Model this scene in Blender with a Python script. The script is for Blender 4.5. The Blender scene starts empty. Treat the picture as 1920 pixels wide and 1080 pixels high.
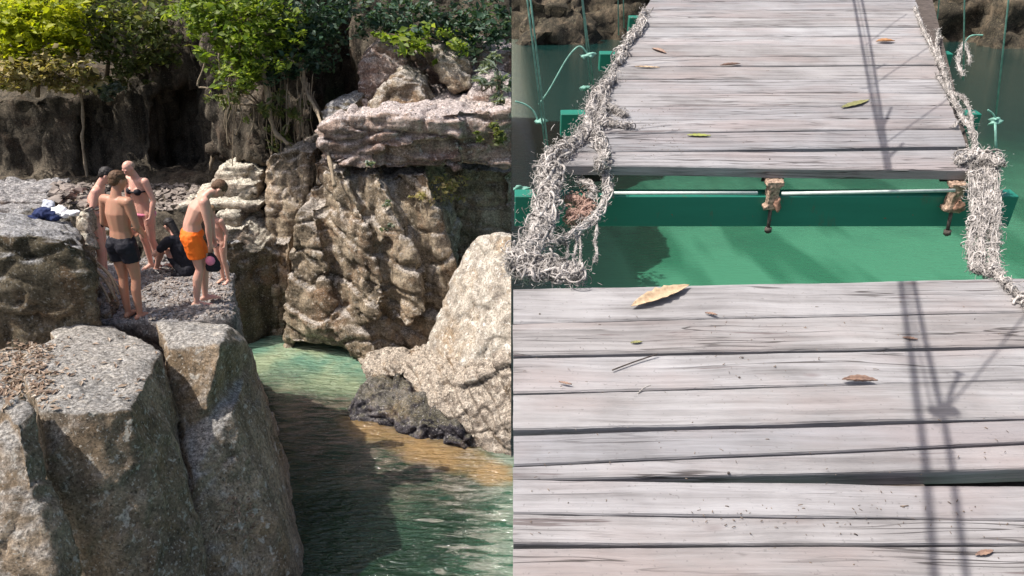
import bpy, bmesh, math, random
import numpy as np
from mathutils import Vector, Matrix, Quaternion
R = math.radians
random.seed(7); rng = np.random.default_rng(7)
S = bpy.context.scene
COL = S.collection

# ------------------------------------------------------------------ camera
PITCH = R(22.0); FPX = 1500.0; CAM = Vector((0, 0, 7.0))
cam = bpy.data.objects.new('camera', bpy.data.cameras.new('camera')); COL.objects.link(cam)
cam.location = CAM; cam.rotation_euler = (R(90) - PITCH, 0, 0)
cam.data.sensor_width = 36; cam.data.lens = FPX / 1920 * 36
cam.data.clip_start = 0.05; cam.data.clip_end = 1000
S.camera = cam
# ------------------------------------------------------------------ light
SUN_EL = 60.0; SUN_AZ = -103.0        # azimuth measured from straight ahead (+Y) towards the right (+X)
w = bpy.data.worlds.new('World'); S.world = w; w.use_nodes = True
wn = w.node_tree.nodes; wl = w.node_tree.links
sky = wn.new('ShaderNodeTexSky'); sky.sky_type = 'NISHITA'; sky.sun_disc = False
sky.sun_elevation = R(SUN_EL); sky.sun_rotation = R(SUN_AZ); sky.dust_density = 4.5; sky.air_density = .8; sky.ozone_density = .4
wl.new(sky.outputs['Color'], wn['Background'].inputs['Color'])
wn['Background'].inputs['Strength'].default_value = 0.145
SUND = Vector((math.sin(R(SUN_AZ)) * math.cos(R(SUN_EL)), math.cos(R(SUN_AZ)) * math.cos(R(SUN_EL)), math.sin(R(SUN_EL))))
sun = bpy.data.objects.new('sun', bpy.data.lights.new('sun', 'SUN')); COL.objects.link(sun)
sun.data.energy = 4.6; sun.data.angle = R(0.5); sun.data.color = (1.0, 0.955, 0.89)
sun.rotation_euler = (-SUND).to_track_quat('-Z', 'Y').to_euler()
sun.location = (0, 0, 30)
S.view_settings.view_transform = 'Standard'; S.view_settings.look = 'None'
S.view_settings.exposure = 0.35; S.view_settings.gamma = 1.0

# ------------------------------------------------------------------ pixel -> place
cP, sP = math.cos(PITCH), math.sin(PITCH)
FWD = Vector((0, cP, -sP)); UP = Vector((0, sP, cP))
def ray(px, py): return FWD + Vector(((px - 960) / FPX, 0, 0)) - UP * ((py - 540) / FPX)
def at(px, py, Y):
    d = ray(px, py); return CAM + d * (Y / d.y)
def atz(px, py, z):
    d = ray(px, py); return CAM + d * ((z - CAM.z) / d.z)
DN = Vector((0, -math.sin(R(10)), math.cos(R(10)))); DT = Vector((0, math.cos(R(10)), math.sin(R(10)))); DH = 1.03
def deck(px, py, off=0.0):
    d = ray(px, py); return CAM + d * ((-DH + off) / d.dot(DN))

# ------------------------------------------------------------------ numpy noise
_perm = rng.permutation(256); _perm = np.concatenate([_perm, _perm, _perm])
_g = rng.normal(size=(256, 3)); _g /= np.linalg.norm(_g, axis=1)[:, None]
def pn(p):
    p = np.asarray(p, float); i = np.floor(p).astype(int); f = p - i; i &= 255
    u = f * f * f * (f * (f * 6 - 15) + 10); out = 0
    for dx in (0, 1):
        for dy in (0, 1):
            for dz in (0, 1):
                h = _perm[_perm[_perm[(i[:, 0] + dx) & 255] + ((i[:, 1] + dy) & 255)] + ((i[:, 2] + dz) & 255)]
                d = f - np.array([dx, dy, dz])
                wgt = (u[:, 0] if dx else 1 - u[:, 0]) * (u[:, 1] if dy else 1 - u[:, 1]) * (u[:, 2] if dz else 1 - u[:, 2])
                out = out + wgt * (_g[h] * d).sum(1)
    return out * 1.5
def fbm(p, o=4):
    a = 1.0; s = 0; p = np.asarray(p, float)
    for k in range(o): s = s + a * pn(p + k * 17.3); p = p * 2.03; a *= .5
    return s
def worley(p):
    p = np.asarray(p, float); i = np.floor(p).astype(int); f1 = np.full(len(p), 9.0); f2 = f1.copy(); cid = np.zeros(len(p))
    for dx in (-1, 0, 1):
        for dy in (-1, 0, 1):
            for dz in (-1, 0, 1):
                c = i + np.array([dx, dy, dz]); m = c & 255
                h = _perm[_perm[_perm[m[:, 0]] + m[:, 1]] + m[:, 2]]
                q = c + 0.5 + _g[h] * 0.45
                d = np.linalg.norm(p - q, axis=1)
                n1 = d < f1
                f2 = np.where(n1, f1, np.minimum(f2, d)); cid = np.where(n1, h, cid); f1 = np.where(n1, d, f1)
    return f1, f2, cid / 255.0

def facets(p):
    p = np.asarray(p, float); i = np.floor(p).astype(int); f1 = np.full(len(p), 9.0); off = np.zeros(len(p))
    for dx in (-1, 0, 1):
        for dy in (-1, 0, 1):
            for dz in (-1, 0, 1):
                c = i + np.array([dx, dy, dz]); m = c & 255
                h = _perm[_perm[_perm[m[:, 0]] + m[:, 1]] + m[:, 2]]
                q = c + 0.5 + _g[h] * 0.45; v = p - q; d = np.linalg.norm(v, axis=1)
                g2 = _g[(h * 7 + 31) & 255]
                off = np.where(d < f1, (g2 * v).sum(1), off); f1 = np.minimum(f1, d)
    return off

# ------------------------------------------------------------------ object helpers
def tag(o, label=None, cat=None, group=None, kind=None):
    if label: o['label'] = label
    if cat: o['category'] = cat
    if group: o['group'] = group
    if kind: o['kind'] = kind
    return o
def empty(name, loc, label, cat, group=None):
    o = bpy.data.objects.new(name, None); COL.objects.link(o); o.location = loc; o.empty_display_size = .1
    return tag(o, label, cat, group)
def link(name, me, m, parent=None, smooth=True, loc=None):
    """world-space mesh; origin moved to loc (or to the parent's origin)"""
    if m is not None:
        me.materials.clear(); me.materials.append(m)
    o = bpy.data.objects.new(name, me); COL.objects.link(o)
    if parent is not None:
        pl = Vector(parent.location) if parent.parent is None else Vector(parent.location) + Vector(parent.parent.location)
        me.transform(Matrix.Translation(-pl)); o.parent = parent
    elif loc is not None:
        me.transform(Matrix.Translation(-Vector(loc))); o.location = loc
    if smooth: me.polygons.foreach_set('use_smooth', [True] * len(me.polygons))
    return o
def mesh_from(verts, faces, name='m'):
    me = bpy.data.meshes.new(name); me.from_pydata([tuple(v) for v in verts], [], faces); me.update(); return me
def base_of(me):
    n = len(me.vertices); c = np.empty(n * 3); me.vertices.foreach_get('co', c); c = c.reshape(-1, 3)
    return Vector(((c[:, 0].min() + c[:, 0].max()) / 2, (c[:, 1].min() + c[:, 1].max()) / 2, c[:, 2].min()))
def hull_me(groups):
    bm = bmesh.new()
    for g in groups:
        vs = [bm.verts.new(p) for p in g]
        r = bmesh.ops.convex_hull(bm, input=vs)
        junk = [e for e in r['geom_interior'] if isinstance(e, bmesh.types.BMVert)]
        bmesh.ops.delete(bm, geom=junk, context='VERTS')
    bmesh.ops.recalc_face_normals(bm, faces=bm.faces)
    me = bpy.data.meshes.new('h'); bm.to_mesh(me); bm.free(); return me
def remesh(me, vox, smooth=0):
    o = bpy.data.objects.new('tmp', me); COL.objects.link(o)
    m = o.modifiers.new('r', 'REMESH'); m.mode = 'VOXEL'; m.voxel_size = vox
    if smooth:
        s = o.modifiers.new('s', 'SMOOTH'); s.factor = .5; s.iterations = smooth
    dg = bpy.context.evaluated_depsgraph_get(); dg.update()
    out = bpy.data.meshes.new_from_object(o.evaluated_get(dg))
    bpy.data.objects.remove(o); return out
def getco(me):
    c = np.empty(len(me.vertices) * 3); me.vertices.foreach_get('co', c); return c.reshape(-1, 3)
def getno(me):
    c = np.empty(len(me.vertices) * 3); me.vertices.foreach_get('normal', c); return c.reshape(-1, 3)
def setco(me, c): me.vertices.foreach_set('co', c.ravel()); me.update()

def tubes(paths, seg=6):
    """paths: list of (points, radii)"""
    V = []; F = []
    for pts, rad in paths:
        pts = [Vector(p) for p in pts]; n = len(pts)
        if isinstance(rad, (int, float)): rad = [rad] * n
        b = len(V); t0 = (pts[1] - pts[0]).normalized()
        u = t0.orthogonal().normalized()
        for i in range(n):
            t = (pts[min(i + 1, n - 1)] - pts[max(i - 1, 0)])
            t = t.normalized() if t.length > 1e-9 else t0
            u = (u - t * u.dot(t)); u = u.normalized() if u.length > 1e-6 else t.orthogonal().normalized()
            v = t.cross(u)
            for k in range(seg):
                a = 2 * math.pi * k / seg
                V.append(pts[i] + (u * math.cos(a) + v * math.sin(a)) * rad[i])
        for i in range(n - 1):
            for k in range(seg):
                k2 = (k + 1) % seg
                F.append((b + i * seg + k, b + i * seg + k2, b + (i + 1) * seg + k2, b + (i + 1) * seg + k))
        F.append(tuple(b + k for k in range(seg))[::-1]); F.append(tuple(b + (n - 1) * seg + k for k in range(seg)))
    return mesh_from(V, F)
def spline(pts, n=8):
    pts = [Vector(p) for p in pts]; P = [pts[0]] + pts + [pts[-1]]; out = []
    for i in range(1, len(P) - 2):
        for k in range(n):
            t = k / n; a, b, c, d = P[i - 1], P[i], P[i + 1], P[i + 2]
            out.append(.5 * ((2 * b) + (c - a) * t + (2 * a - 5 * b + 4 * c - d) * t * t + (3 * b - a - 3 * c + d) * t ** 3))
    out.append(pts[-1]); return out

# ------------------------------------------------------------------ materials
def newmat(name):
    m = bpy.data.materials.new(name); m.use_nodes = True
    nt = m.node_tree; return m, nt.nodes, nt.links, nt.nodes['Principled BSDF']
class NT:
    def __init__(s, m): s.n = m.node_tree.nodes; s.l = m.node_tree.links
    def add(s, t, **k):
        o = s.n.new(t)
        for a, b in k.items():
            if a == 'inp':
                for q, v in b.items():
                    if hasattr(v, 'is_linked'): s.l.new(v, o.inputs[q])
                    else: o.inputs[q].default_value = v
            else: setattr(o, a, b)
        return o
    def noise(s, vec, scale, detail=4, rough=.6, dist=0.0):
        return s.add('ShaderNodeTexNoise', inp={'Vector': vec, 'Scale': scale, 'Detail': detail, 'Roughness': rough, 'Distortion': dist}).outputs['Fac']
    def ramp(s, fac, stops, interp='LINEAR'):
        r = s.add('ShaderNodeValToRGB', inp={'Fac': fac}); cr = r.color_ramp; cr.interpolation = interp
        while len(cr.elements) < len(stops): cr.elements.new(.5)
        for e, (p, c) in zip(cr.elements, stops):
            e.position = p; e.color = (c, c, c, 1) if isinstance(c, (int, float)) else (*c, 1)
        return r.outputs['Color']
    def mix(s, f, a, b, mode='MIX'):
        o = s.add('ShaderNodeMix', data_type='RGBA', blend_type=mode)
        for i, v in ((0, f), (6, a), (7, b)):
            if hasattr(v, 'is_linked'): s.l.new(v, o.inputs[i])
            else: o.inputs[i].default_value = v if i == 0 else ((*v, 1) if len(v) == 3 else v)
        return o.outputs[2]
    def math(s, op, a, b=0.0, clamp=False):
        o = s.add('ShaderNodeMath', operation=op, use_clamp=clamp)
        for i, v in ((0, a), (1, b)):
            if hasattr(v, 'is_linked'): s.l.new(v, o.inputs[i])
            else: o.inputs[i].default_value = v
        return o.outputs[0]
    def mapping(s, vec, scale=(1, 1, 1), rot=(0, 0, 0), loc=(0, 0, 0)):
        return s.add('ShaderNodeMapping', inp={'Vector': vec, 'Scale': scale, 'Rotation': rot, 'Location': loc}).outputs[0]
    def bump(s, h, strength, dist, normal=None):
        i = {'Height': h, 'Strength': strength, 'Distance': dist}
        if normal is not None: i['Normal'] = normal
        return s.add('ShaderNodeBump', inp=i).outputs[0]

def rock_mat(name, c_dark, c_mid, c_light, top=None, top_amt=.8, lichen=(.5, .5, .47), lich=.57, streak=.4, strata=0.0, sc=1.0, rust=(.25, .13, .06), rust_amt=.35, grain=1.0):
    m, n, l, b = newmat(name); t = NT(m)
    co = t.add('ShaderNodeNewGeometry'); pos = co.outputs['Position']; nor = co.outputs['Normal']
    big = t.noise(pos, .7 * sc, 5, .62, .3); med = t.noise(pos, 3.1 * sc, 6, .68, .2); fin = t.noise(pos, 27 * sc, 8, .80)
    f = t.math('ADD', t.math('MULTIPLY', big, .45), t.math('MULTIPLY', med, .55))
    col = t.ramp(f, [(.30, c_dark), (.47, c_mid), (.56, tuple(.5 * (a + q) for a, q in zip(c_mid, c_light))), (.68, c_light)])
    col = t.mix(t.math('MULTIPLY', t.ramp(t.noise(pos, 1.3 * sc, 5, .7, .8), [(.5, 0.), (.66, 1.)]), rust_amt), col, rust)
    # vertical water streaks
    sv = t.mapping(pos, (4.2 * sc, 4.2 * sc, .32 * sc))
    col = t.mix(t.math('MULTIPLY', t.ramp(t.noise(sv, 1.0, 5, .6, .4), [(.47, 0.), (.62, 1.)]), streak), col, tuple(x * .32 for x in c_dark))
    if strata > 0:
        zz = t.mapping(pos, (.22, .22, 5.0))
        sfac = t.noise(zz, 1.0, 6, .65, .25)
        col = t.mix(t.math('MULTIPLY', t.ramp(sfac, [(.44, 1.), (.5, 0.)]), strata), col, tuple(x * .45 for x in c_dark))
        col = t.mix(t.math('MULTIPLY', t.ramp(sfac, [(.56, 0.), (.62, 1.)]), strata * .6), col, c_light)
    if top is not None:
        nz = t.add('ShaderNodeSeparateXYZ', inp={0: nor}).outputs[2]
        tf = t.ramp(t.math('ADD', nz, t.math('MULTIPLY', t.math('SUBTRACT', med, .5), .9)), [(.45, 0.), (.8, 1.)])
        tc = t.mix(t.ramp(fin, [(.38, 0.), (.62, 1.)]), tuple(x * .42 for x in top), top)
        col = t.mix(t.math('MULTIPLY', tf, top_amt), col, tc)
    # lichen flecks at two sizes
    lf = t.ramp(t.noise(pos, 8.5 * sc, 5, .62, .5), [(lich, 0.), (lich + .035, 1.)])
    col = t.mix(t.math('MULTIPLY', lf, .75), col, lichen)
    lf2 = t.ramp(t.noise(t.mapping(pos, (1, 1, 1), loc=(3, 7, 1)), 34 * sc, 4, .6), [(.60, 0.), (.635, 1.)])
    col = t.mix(t.math('MULTIPLY', lf2, .7), col, lichen)
    # dark pits
    col = t.mix(t.math('MULTIPLY', t.ramp(t.noise(t.mapping(pos, (1, 1, 1), loc=(13, 2, 5)), 23 * sc, 4, .7), [(.36, 1.), (.43, 0.)]), .6), col, tuple(x * .3 for x in c_dark))
    fine = t.ramp(fin, [(.34, .36), (.5, .95), (.66, 1.6)])
    col = t.mix(grain, col, fine, 'MULTIPLY')
    l.new(col, b.inputs['Base Color']); b.inputs['Roughness'].default_value = .9
    b.inputs['Specular IOR Level'].default_value = .25
    h = t.math('ADD', t.math('MULTIPLY', med, .8), t.math('MULTIPLY', fin, .35))
    h = t.math('ADD', h, t.math('MULTIPLY', t.noise(pos, 60, 3, .6), .08))
    if strata > 0: h = t.math('ADD', h, t.math('MULTIPLY', sfac, 1.2 * strata))
    l.new(t.bump(h, 1.0, .07), b.inputs['Normal'])
    return m

def simple_mat(name, col, rough=.6, spec=.4, var=.0, vscale=20, bump=0, metal=0, vec='Object'):
    m, n, l, b = newmat(name); t = NT(m)
    tc = t.add('ShaderNodeTexCoord').outputs[vec]
    nf = t.noise(tc, vscale, 5, .65)
    c = t.mix(t.ramp(nf, [(.3, 0.), (.7, 1.)]), tuple(max(0, x * (1 - var)) for x in col), tuple(min(1, x * (1 + var)) for x in col))
    l.new(c, b.inputs['Base Color']); b.inputs['Roughness'].default_value = rough
    b.inputs['Specular IOR Level'].default_value = spec; b.inputs['Metallic'].default_value = metal
    if bump: l.new(t.bump(nf, .7, bump), b.inputs['Normal'])
    return m

M_plat = rock_mat('rock_grey_platform', (.075, .065, .06), (.21, .185, .17), (.40, .365, .34), top=(.38, .365, .36), lichen=(.52, .50, .47), lich=.60)
M_fore = rock_mat('rock_foreground', (.085, .065, .05), (.26, .20, .14), (.48, .37, .26), top=(.40, .395, .38), lichen=(.50, .46, .40), lich=.60, rust=(.27, .165, .07), rust_amt=.4, streak=.35)
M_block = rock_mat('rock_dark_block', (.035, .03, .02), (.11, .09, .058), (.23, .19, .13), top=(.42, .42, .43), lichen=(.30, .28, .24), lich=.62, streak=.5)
M_cliff = rock_mat('rock_cliff', (.07, .053, .036), (.28, .22, .15), (.58, .47, .34), top=(.55, .50, .45), lichen=(.5, .44, .36), lich=.60, streak=.6, strata=.3, rust=(.30, .15, .07), rust_amt=.45)
M_beds = rock_mat('rock_beds', (.09, .062, .05), (.35, .25, .20), (.62, .50, .43), top=(.62, .55, .53), lichen=(.55, .48, .44), lich=.60, streak=.5, strata=.35, rust=(.33, .16, .11), rust_amt=.45)
M_back = rock_mat('rock_shaded_wall', (.026, .021, .016), (.08, .067, .05), (.16, .13, .095), lichen=(.2, .18, .14), lich=.66, streak=.8, strata=.0, rust=(.10, .05, .03))  # shade of the back wall and bank is put into this dark colour
M_pale = rock_mat('rock_pale', (.12, .10, .085), (.40, .35, .29), (.62, .56, .47), top=(.62, .57, .49), lichen=(.7, .66, .6), lich=.58, streak=.3, rust=(.40, .26, .13), rust_amt=.5, grain=.8)
M_palelow = rock_mat('rock_tan', (.035, .028, .026), (.22, .18, .145), (.55, .47, .39), top=(.52, .45, .37), lichen=(.6, .54, .46), lich=.6, streak=.35, rust=(.34, .22, .11), rust_amt=.5)
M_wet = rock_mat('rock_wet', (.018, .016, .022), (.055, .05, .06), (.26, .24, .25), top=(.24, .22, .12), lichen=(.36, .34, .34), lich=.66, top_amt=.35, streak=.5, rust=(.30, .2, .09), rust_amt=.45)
M_ledge = rock_mat('rock_ledge', (.10, .075, .06), (.40, .33, .26), (.68, .62, .50), top=(.75, .70, .58), lichen=(.6, .55, .47), lich=.6, strata=.4, streak=.3)
M_bank = rock_mat('far_bank_rock', (.015, .014, .010), (.05, .042, .03), (.20, .15, .10), lichen=(.16, .14, .09), lich=.62, streak=.5, sc=.35, rust=(.06, .05, .03))
M_soil = rock_mat('hill_soil', (.03, .026, .017), (.10, .085, .055), (.24, .20, .13), lichen=(.18, .16, .11), lich=.64, streak=.4)

# ------------------------------------------------------------------ rocks
def P3(l): return [at(*p) for p in l]
def ext(pts, back=2.0, floor=None):
    o = list(pts) + [p + Vector((0, back, 0)) for p in pts]
    if floor is not None: o += [Vector((p.x, p.y, floor)) for p in o]
    return o
def exta(pts, back=1.0, floor=None):
    """like ext, but the sides narrow towards the back along the gorge"""
    o = list(pts) + [Vector((p.x * (p.y + back) / p.y, p.y + back, p.z)) for p in pts]
    if floor is not None: o += [Vector((p.x, p.y, floor)) for p in o]
    return o
def clampx(c, xmax=-0.012):
    c[:, 0] = np.where(c[:, 0] > xmax, xmax - (c[:, 0] - xmax) * 0.02, c[:, 0]); return c
def rock(name, groups, mat, vox=.06, big=(.16, .8), crack=(.10, .9), strata=(0, 3.0), fine=.022, seed=0, sm=3, label=None, cat='rock', group=None, kind=None, slant=(0, 0, 0), clamp=True, facet=(.10, 1.1), ani=(1, 1, 1), skew=0.0):
    me = remesh(hull_me(groups), vox, sm)
    c = getco(me); nn = getno(me); q = c + seed * 31.7; q0 = q
    q = q.copy(); q[:, 0] += skew * c[:, 2]; q = q * np.array(ani)
    d = fbm(q * big[1], 4) * big[0] * .7
    if crack[0]:
        wq = q + np.stack([fbm(q * 1.1 + 5, 2), fbm(q * 1.1 + 9, 2), fbm(q * 1.1 + 13, 2)], 1) * .35
        f1, f2, cid = worley(wq * crack[1] * np.array([1, 1, 1.25]))
        e = f2 - f1
        d += (cid - .5) * crack[0] * 1.3 * np.clip(e * 6, 0, 1) - crack[0] * .9 * np.exp(-(e / .07) ** 2)
        f1, f2, cid = worley(wq * crack[1] * 3.1 + 7)
        e = f2 - f1; d += (cid - .5) * crack[0] * .22 * np.clip(e * 6, 0, 1) - crack[0] * .16 * np.exp(-(e / .1) ** 2)
    if facet:
        wq = q + np.stack([fbm(q * 1.7 + 5, 2), fbm(q * 1.7 + 9, 2), fbm(q * 1.7 + 13, 2)], 1) * .18
        d += facets(wq * facet[1] * np.array([1, 1, 1.3])) * facet[0] + facets(wq * facet[1] * 2.9 + 4) * facet[0] * .35 + facets(wq * facet[1] * 8 + 4) * facet[0] * .10
    if strata[0]:
        zq = (c[:, 2] + c[:, 0] * slant[0] + c[:, 1] * slant[1]) * strata[1] + fbm(q * .5, 3) * .9
        k = np.floor(zq); fr = zq - k
        hsh = np.sin(k * 127.1 + seed * 3.3) * 43758.5; hsh = hsh - np.floor(hsh)
        d += (hsh - .5) * strata[0] * 2 - strata[0] * 1.2 * np.exp(-(np.minimum(fr, 1 - fr) / .07) ** 2)
    d += fbm(q0 * 5.5, 4) * fine * .9
    d -= np.abs(fbm(q * 2.3 + 3, 3)) * fine * 1.6
    c = c + nn * d[:, None]
    if clamp: c = clampx(c)
    setco(me, c)
    o = link(name, me, mat, loc=base_of(me))
    return tag(o, label, cat if kind is None else None, group, kind)

RK = 'boulders and rock blocks of the gorge'
# --- platform the bathers stand on
rock('rock_platform', [ext(P3([(175, 484, 11.7), (320, 479, 11.9), (432, 500, 11.2), (436, 560, 9.6), (438, 592, 8.9), (300, 600, 8.7), (170, 604, 8.7), (130, 560, 9.6)]), .1, -.6)],
     M_plat, .055, big=(.05, 1.2), crack=(.045, 1.2), fine=.02, seed=1, label='flat grey rock platform that the bathers stand on beside the water', cat='rock platform')
# --- round lobe + long right flank down to the water
rock('boulder', [[at(292, 604, 8.6), at(430, 604, 8.6), at(462, 640, 8.6), at(466, 700, 8.7), at(310, 650, 8.0), at(420, 640, 7.9), at(390, 770, 7.6), atz(503, 760, 0), atz(478, 700, 0), at(330, 800, 7.6), atz(470, 900, 0), at(320, 604, 9.5)],
                 [at(330, 760, 7.8), at(440, 760, 7.8), at(466, 700, 8.6), atz(518, 790, -.2), atz(548, 900, -.2), atz(572, 1060, -.2), atz(585, 1190, -.2), at(420, 1110, 6.6), at(360, 900, 7.0), at(300, 900, 8.2), at(300, 1190, 6.3)]],
     M_fore, .045, big=(.07, .8), crack=(.02, .8), fine=.02, seed=2, facet=(.04, .9), ani=(1, 1, .6), label='big brown boulder between the platform and the water, its flank running down into the river', group=RK, cat='boulder')
# --- foreground boulder with pale blue-grey top
rock('boulder', [[at(100, 612, 8.4), at(165, 602, 8.6), at(262, 622, 8.4), at(300, 655, 7.8), at(285, 700, 7.2), at(250, 762, 6.5), at(160, 772, 6.3), at(66, 764, 6.35), at(40, 690, 7.1),
                  at(80, 860, 6.1), at(150, 1100, 5.9), at(245, 1100, 5.8), at(300, 1100, 5.95), at(400, 1150, 6.3), at(340, 850, 6.9), at(160, 1300, 5.7), at(400, 1300, 6.2)]
                 + [Vector((at(120, 620, 8.2).x, 8.4, -.5)), Vector((at(380, 900, 8.0).x, 8.2, -.5))]],
     M_fore, .04, big=(.09, .9), crack=(.018, .9), fine=.02, seed=5, facet=(.03, .9), ani=(1, 1, .6), label='large foreground boulder with a blue-grey lichened top and dark speckled front', group=RK, cat='boulder')
rock('boulder', [ext(P3([(-60, 742, 6.2), (16, 752, 6.0), (36, 800, 5.75), (58, 900, 5.5), (90, 1010, 5.3), (126, 1130, 5.1), (-80, 1160, 4.9)]), .3)],
     M_fore, .04, big=(.06, 1.1), crack=(.04, 1.), fine=.02, seed=6, facet=(.06, .9), ani=(1, 1, .6), label='lichened boulder in the bottom left corner, split off by a narrow dark crack', group=RK, cat='boulder')
rock('gorge_bank', [ext(P3([(-140, 634, 8.5), (60, 632, 8.6), (60, 752, 6.9), (-140, 752, 6.9)]), .1, -.5)], M_fore, .05, big=(.05, 1.2), crack=(.04, 1.2), fine=.02, seed=7, kind='structure')
# --- left block and slabs
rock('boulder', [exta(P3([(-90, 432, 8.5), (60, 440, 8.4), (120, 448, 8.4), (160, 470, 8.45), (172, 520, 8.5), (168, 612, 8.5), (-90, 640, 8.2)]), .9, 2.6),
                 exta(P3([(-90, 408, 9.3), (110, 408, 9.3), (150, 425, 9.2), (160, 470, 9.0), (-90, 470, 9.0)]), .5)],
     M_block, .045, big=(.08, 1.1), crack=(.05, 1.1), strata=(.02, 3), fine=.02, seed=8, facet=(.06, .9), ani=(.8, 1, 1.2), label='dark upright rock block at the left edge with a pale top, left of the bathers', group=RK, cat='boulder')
for k, (x0, x1, y0, y1, Y) in enumerate([(-90, 90, 356, 372, 10.3), (-90, 106, 374, 390, 10.0), (-90, 82, 392, 408, 9.7)]):
    rock('rock_slab', [ext(P3([(x0, y0, Y), (x1 - 8, y0 + 2, Y), (x1, (y0 + y1) / 2, Y), (x1 - 4, y1 - 2, Y), (x0, y1 - 2, Y)]), .75)], M_plat, .03, big=(.03, 2), crack=(.03, 1.5), fine=.015, seed=11 + k,
         label=['topmost flat grey slab of the stack at the left edge', 'middle flat grey slab of the stack at the left edge', 'lowest flat grey slab of the stack at the left edge'][k], group='flat slabs stacked at the left edge', cat='rock slab')
rock('boulder', [exta(P3([(146, 402, 10.0), (172, 396, 10.1), (180, 440, 10), (182, 500, 9.9), (150, 510, 9.6)]), .5)], M_ledge, .03, big=(.05, 2), crack=(.03, 2), fine=.015, seed=15, label='narrow yellowish upright rock beside the dark block at left', group=RK, cat='boulder')
rock('boulder', [exta(P3([(166, 420, 11.5), (200, 414, 11.6), (218, 440, 11.5), (222, 500, 11.3), (170, 520, 11.0)]), .8)], M_block, .04, big=(.05, 2), crack=(.03, 2), fine=.015, seed=16, label='small dark rock just behind the legs of the bathers at left', group=RK, cat='boulder')
rock('boulder', [exta(P3([(150, 500, 9.4), (182, 494, 9.5), (205, 540, 9.2), (222, 590, 8.9), (150, 604, 8.7)]), .5)], M_fore, .03, big=(.05, 2), crack=(.04, 2), fine=.02, seed=17, label='broken rock under the driftwood at the foot of the dark block', group=RK, cat='boulder')
# --- dark bank behind the bathers, ledges, water-side wall
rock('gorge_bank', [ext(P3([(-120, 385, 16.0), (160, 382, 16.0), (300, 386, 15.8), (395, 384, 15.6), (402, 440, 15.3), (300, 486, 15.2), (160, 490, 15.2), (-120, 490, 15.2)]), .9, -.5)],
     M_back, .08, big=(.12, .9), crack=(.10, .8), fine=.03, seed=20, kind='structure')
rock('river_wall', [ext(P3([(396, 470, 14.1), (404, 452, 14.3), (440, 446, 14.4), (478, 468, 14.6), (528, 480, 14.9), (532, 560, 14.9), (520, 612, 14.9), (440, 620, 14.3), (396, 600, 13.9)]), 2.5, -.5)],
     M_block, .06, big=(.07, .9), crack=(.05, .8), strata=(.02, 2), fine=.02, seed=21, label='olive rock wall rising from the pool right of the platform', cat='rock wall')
LG = 'sunlit ledges behind the bent man'
for k, (poly, Y, bk, lb) in enumerate([
        ([(402, 322), (420, 312), (470, 311), (492, 322), (490, 345), (396, 345)], 15.9, 1.6, 'topmost rounded ledge with a white sunlit crest right of the bent man'),
        ([(388, 348), (396, 344), (478, 346), (482, 362), (474, 378), (386, 374)], 15.5, 1.6, 'second ledge from the top, banded pale and dark'),
        ([(330, 384), (420, 378), (488, 384), (486, 402), (330, 400)], 15.2, 1.6, 'long reddish ledge in the middle of the stepped rocks'),
        ([(402, 404), (444, 400), (452, 412), (448, 426), (402, 426)], 14.9, 1.2, 'short bright cream ledge beside the head of the child'),
        ([(398, 430), (452, 426), (470, 446), (494, 466), (490, 476), (400, 470)], 14.55, 1.2, 'lowest cream ledge sloping down towards the pool')]):
    rock('rock_ledge', [ext([at(x, y, Y) for x, y in poly], bk)], M_ledge, .035, big=(.05, 1.8), crack=(.035, 1.6), strata=(.02, 9), fine=.015, seed=22 + k, label=lb, group=LG, cat='rock ledge')
# --- back wall with arched recess
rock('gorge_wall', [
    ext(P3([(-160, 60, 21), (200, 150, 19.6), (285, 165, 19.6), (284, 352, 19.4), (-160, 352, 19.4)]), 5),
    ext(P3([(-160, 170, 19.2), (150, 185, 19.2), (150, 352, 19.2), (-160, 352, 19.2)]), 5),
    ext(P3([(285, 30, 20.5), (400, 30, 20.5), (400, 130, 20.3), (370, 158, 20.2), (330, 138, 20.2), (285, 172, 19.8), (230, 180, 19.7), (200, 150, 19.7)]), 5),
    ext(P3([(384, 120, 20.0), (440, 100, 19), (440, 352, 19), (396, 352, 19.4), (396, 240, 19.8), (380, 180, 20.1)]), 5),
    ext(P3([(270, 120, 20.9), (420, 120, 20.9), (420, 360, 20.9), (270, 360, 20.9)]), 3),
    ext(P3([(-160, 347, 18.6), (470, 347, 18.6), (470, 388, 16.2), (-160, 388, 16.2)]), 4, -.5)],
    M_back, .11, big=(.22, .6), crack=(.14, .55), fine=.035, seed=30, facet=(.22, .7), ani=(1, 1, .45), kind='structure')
# hillside above
rock('hillside', [[Vector((-22, 23, -1)), Vector((-.2, 23, -1)), Vector((-22, 23.5, 6)), Vector((-.2, 23.5, 6)), Vector((-22, 34, 19)), Vector((-.2, 34, 19)), Vector((-22, 40, -1)), Vector((-.2, 40, -1))]],
     M_soil, .3, big=(.7, .35), crack=(.4, .3), fine=.06, seed=31, kind='structure')
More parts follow.
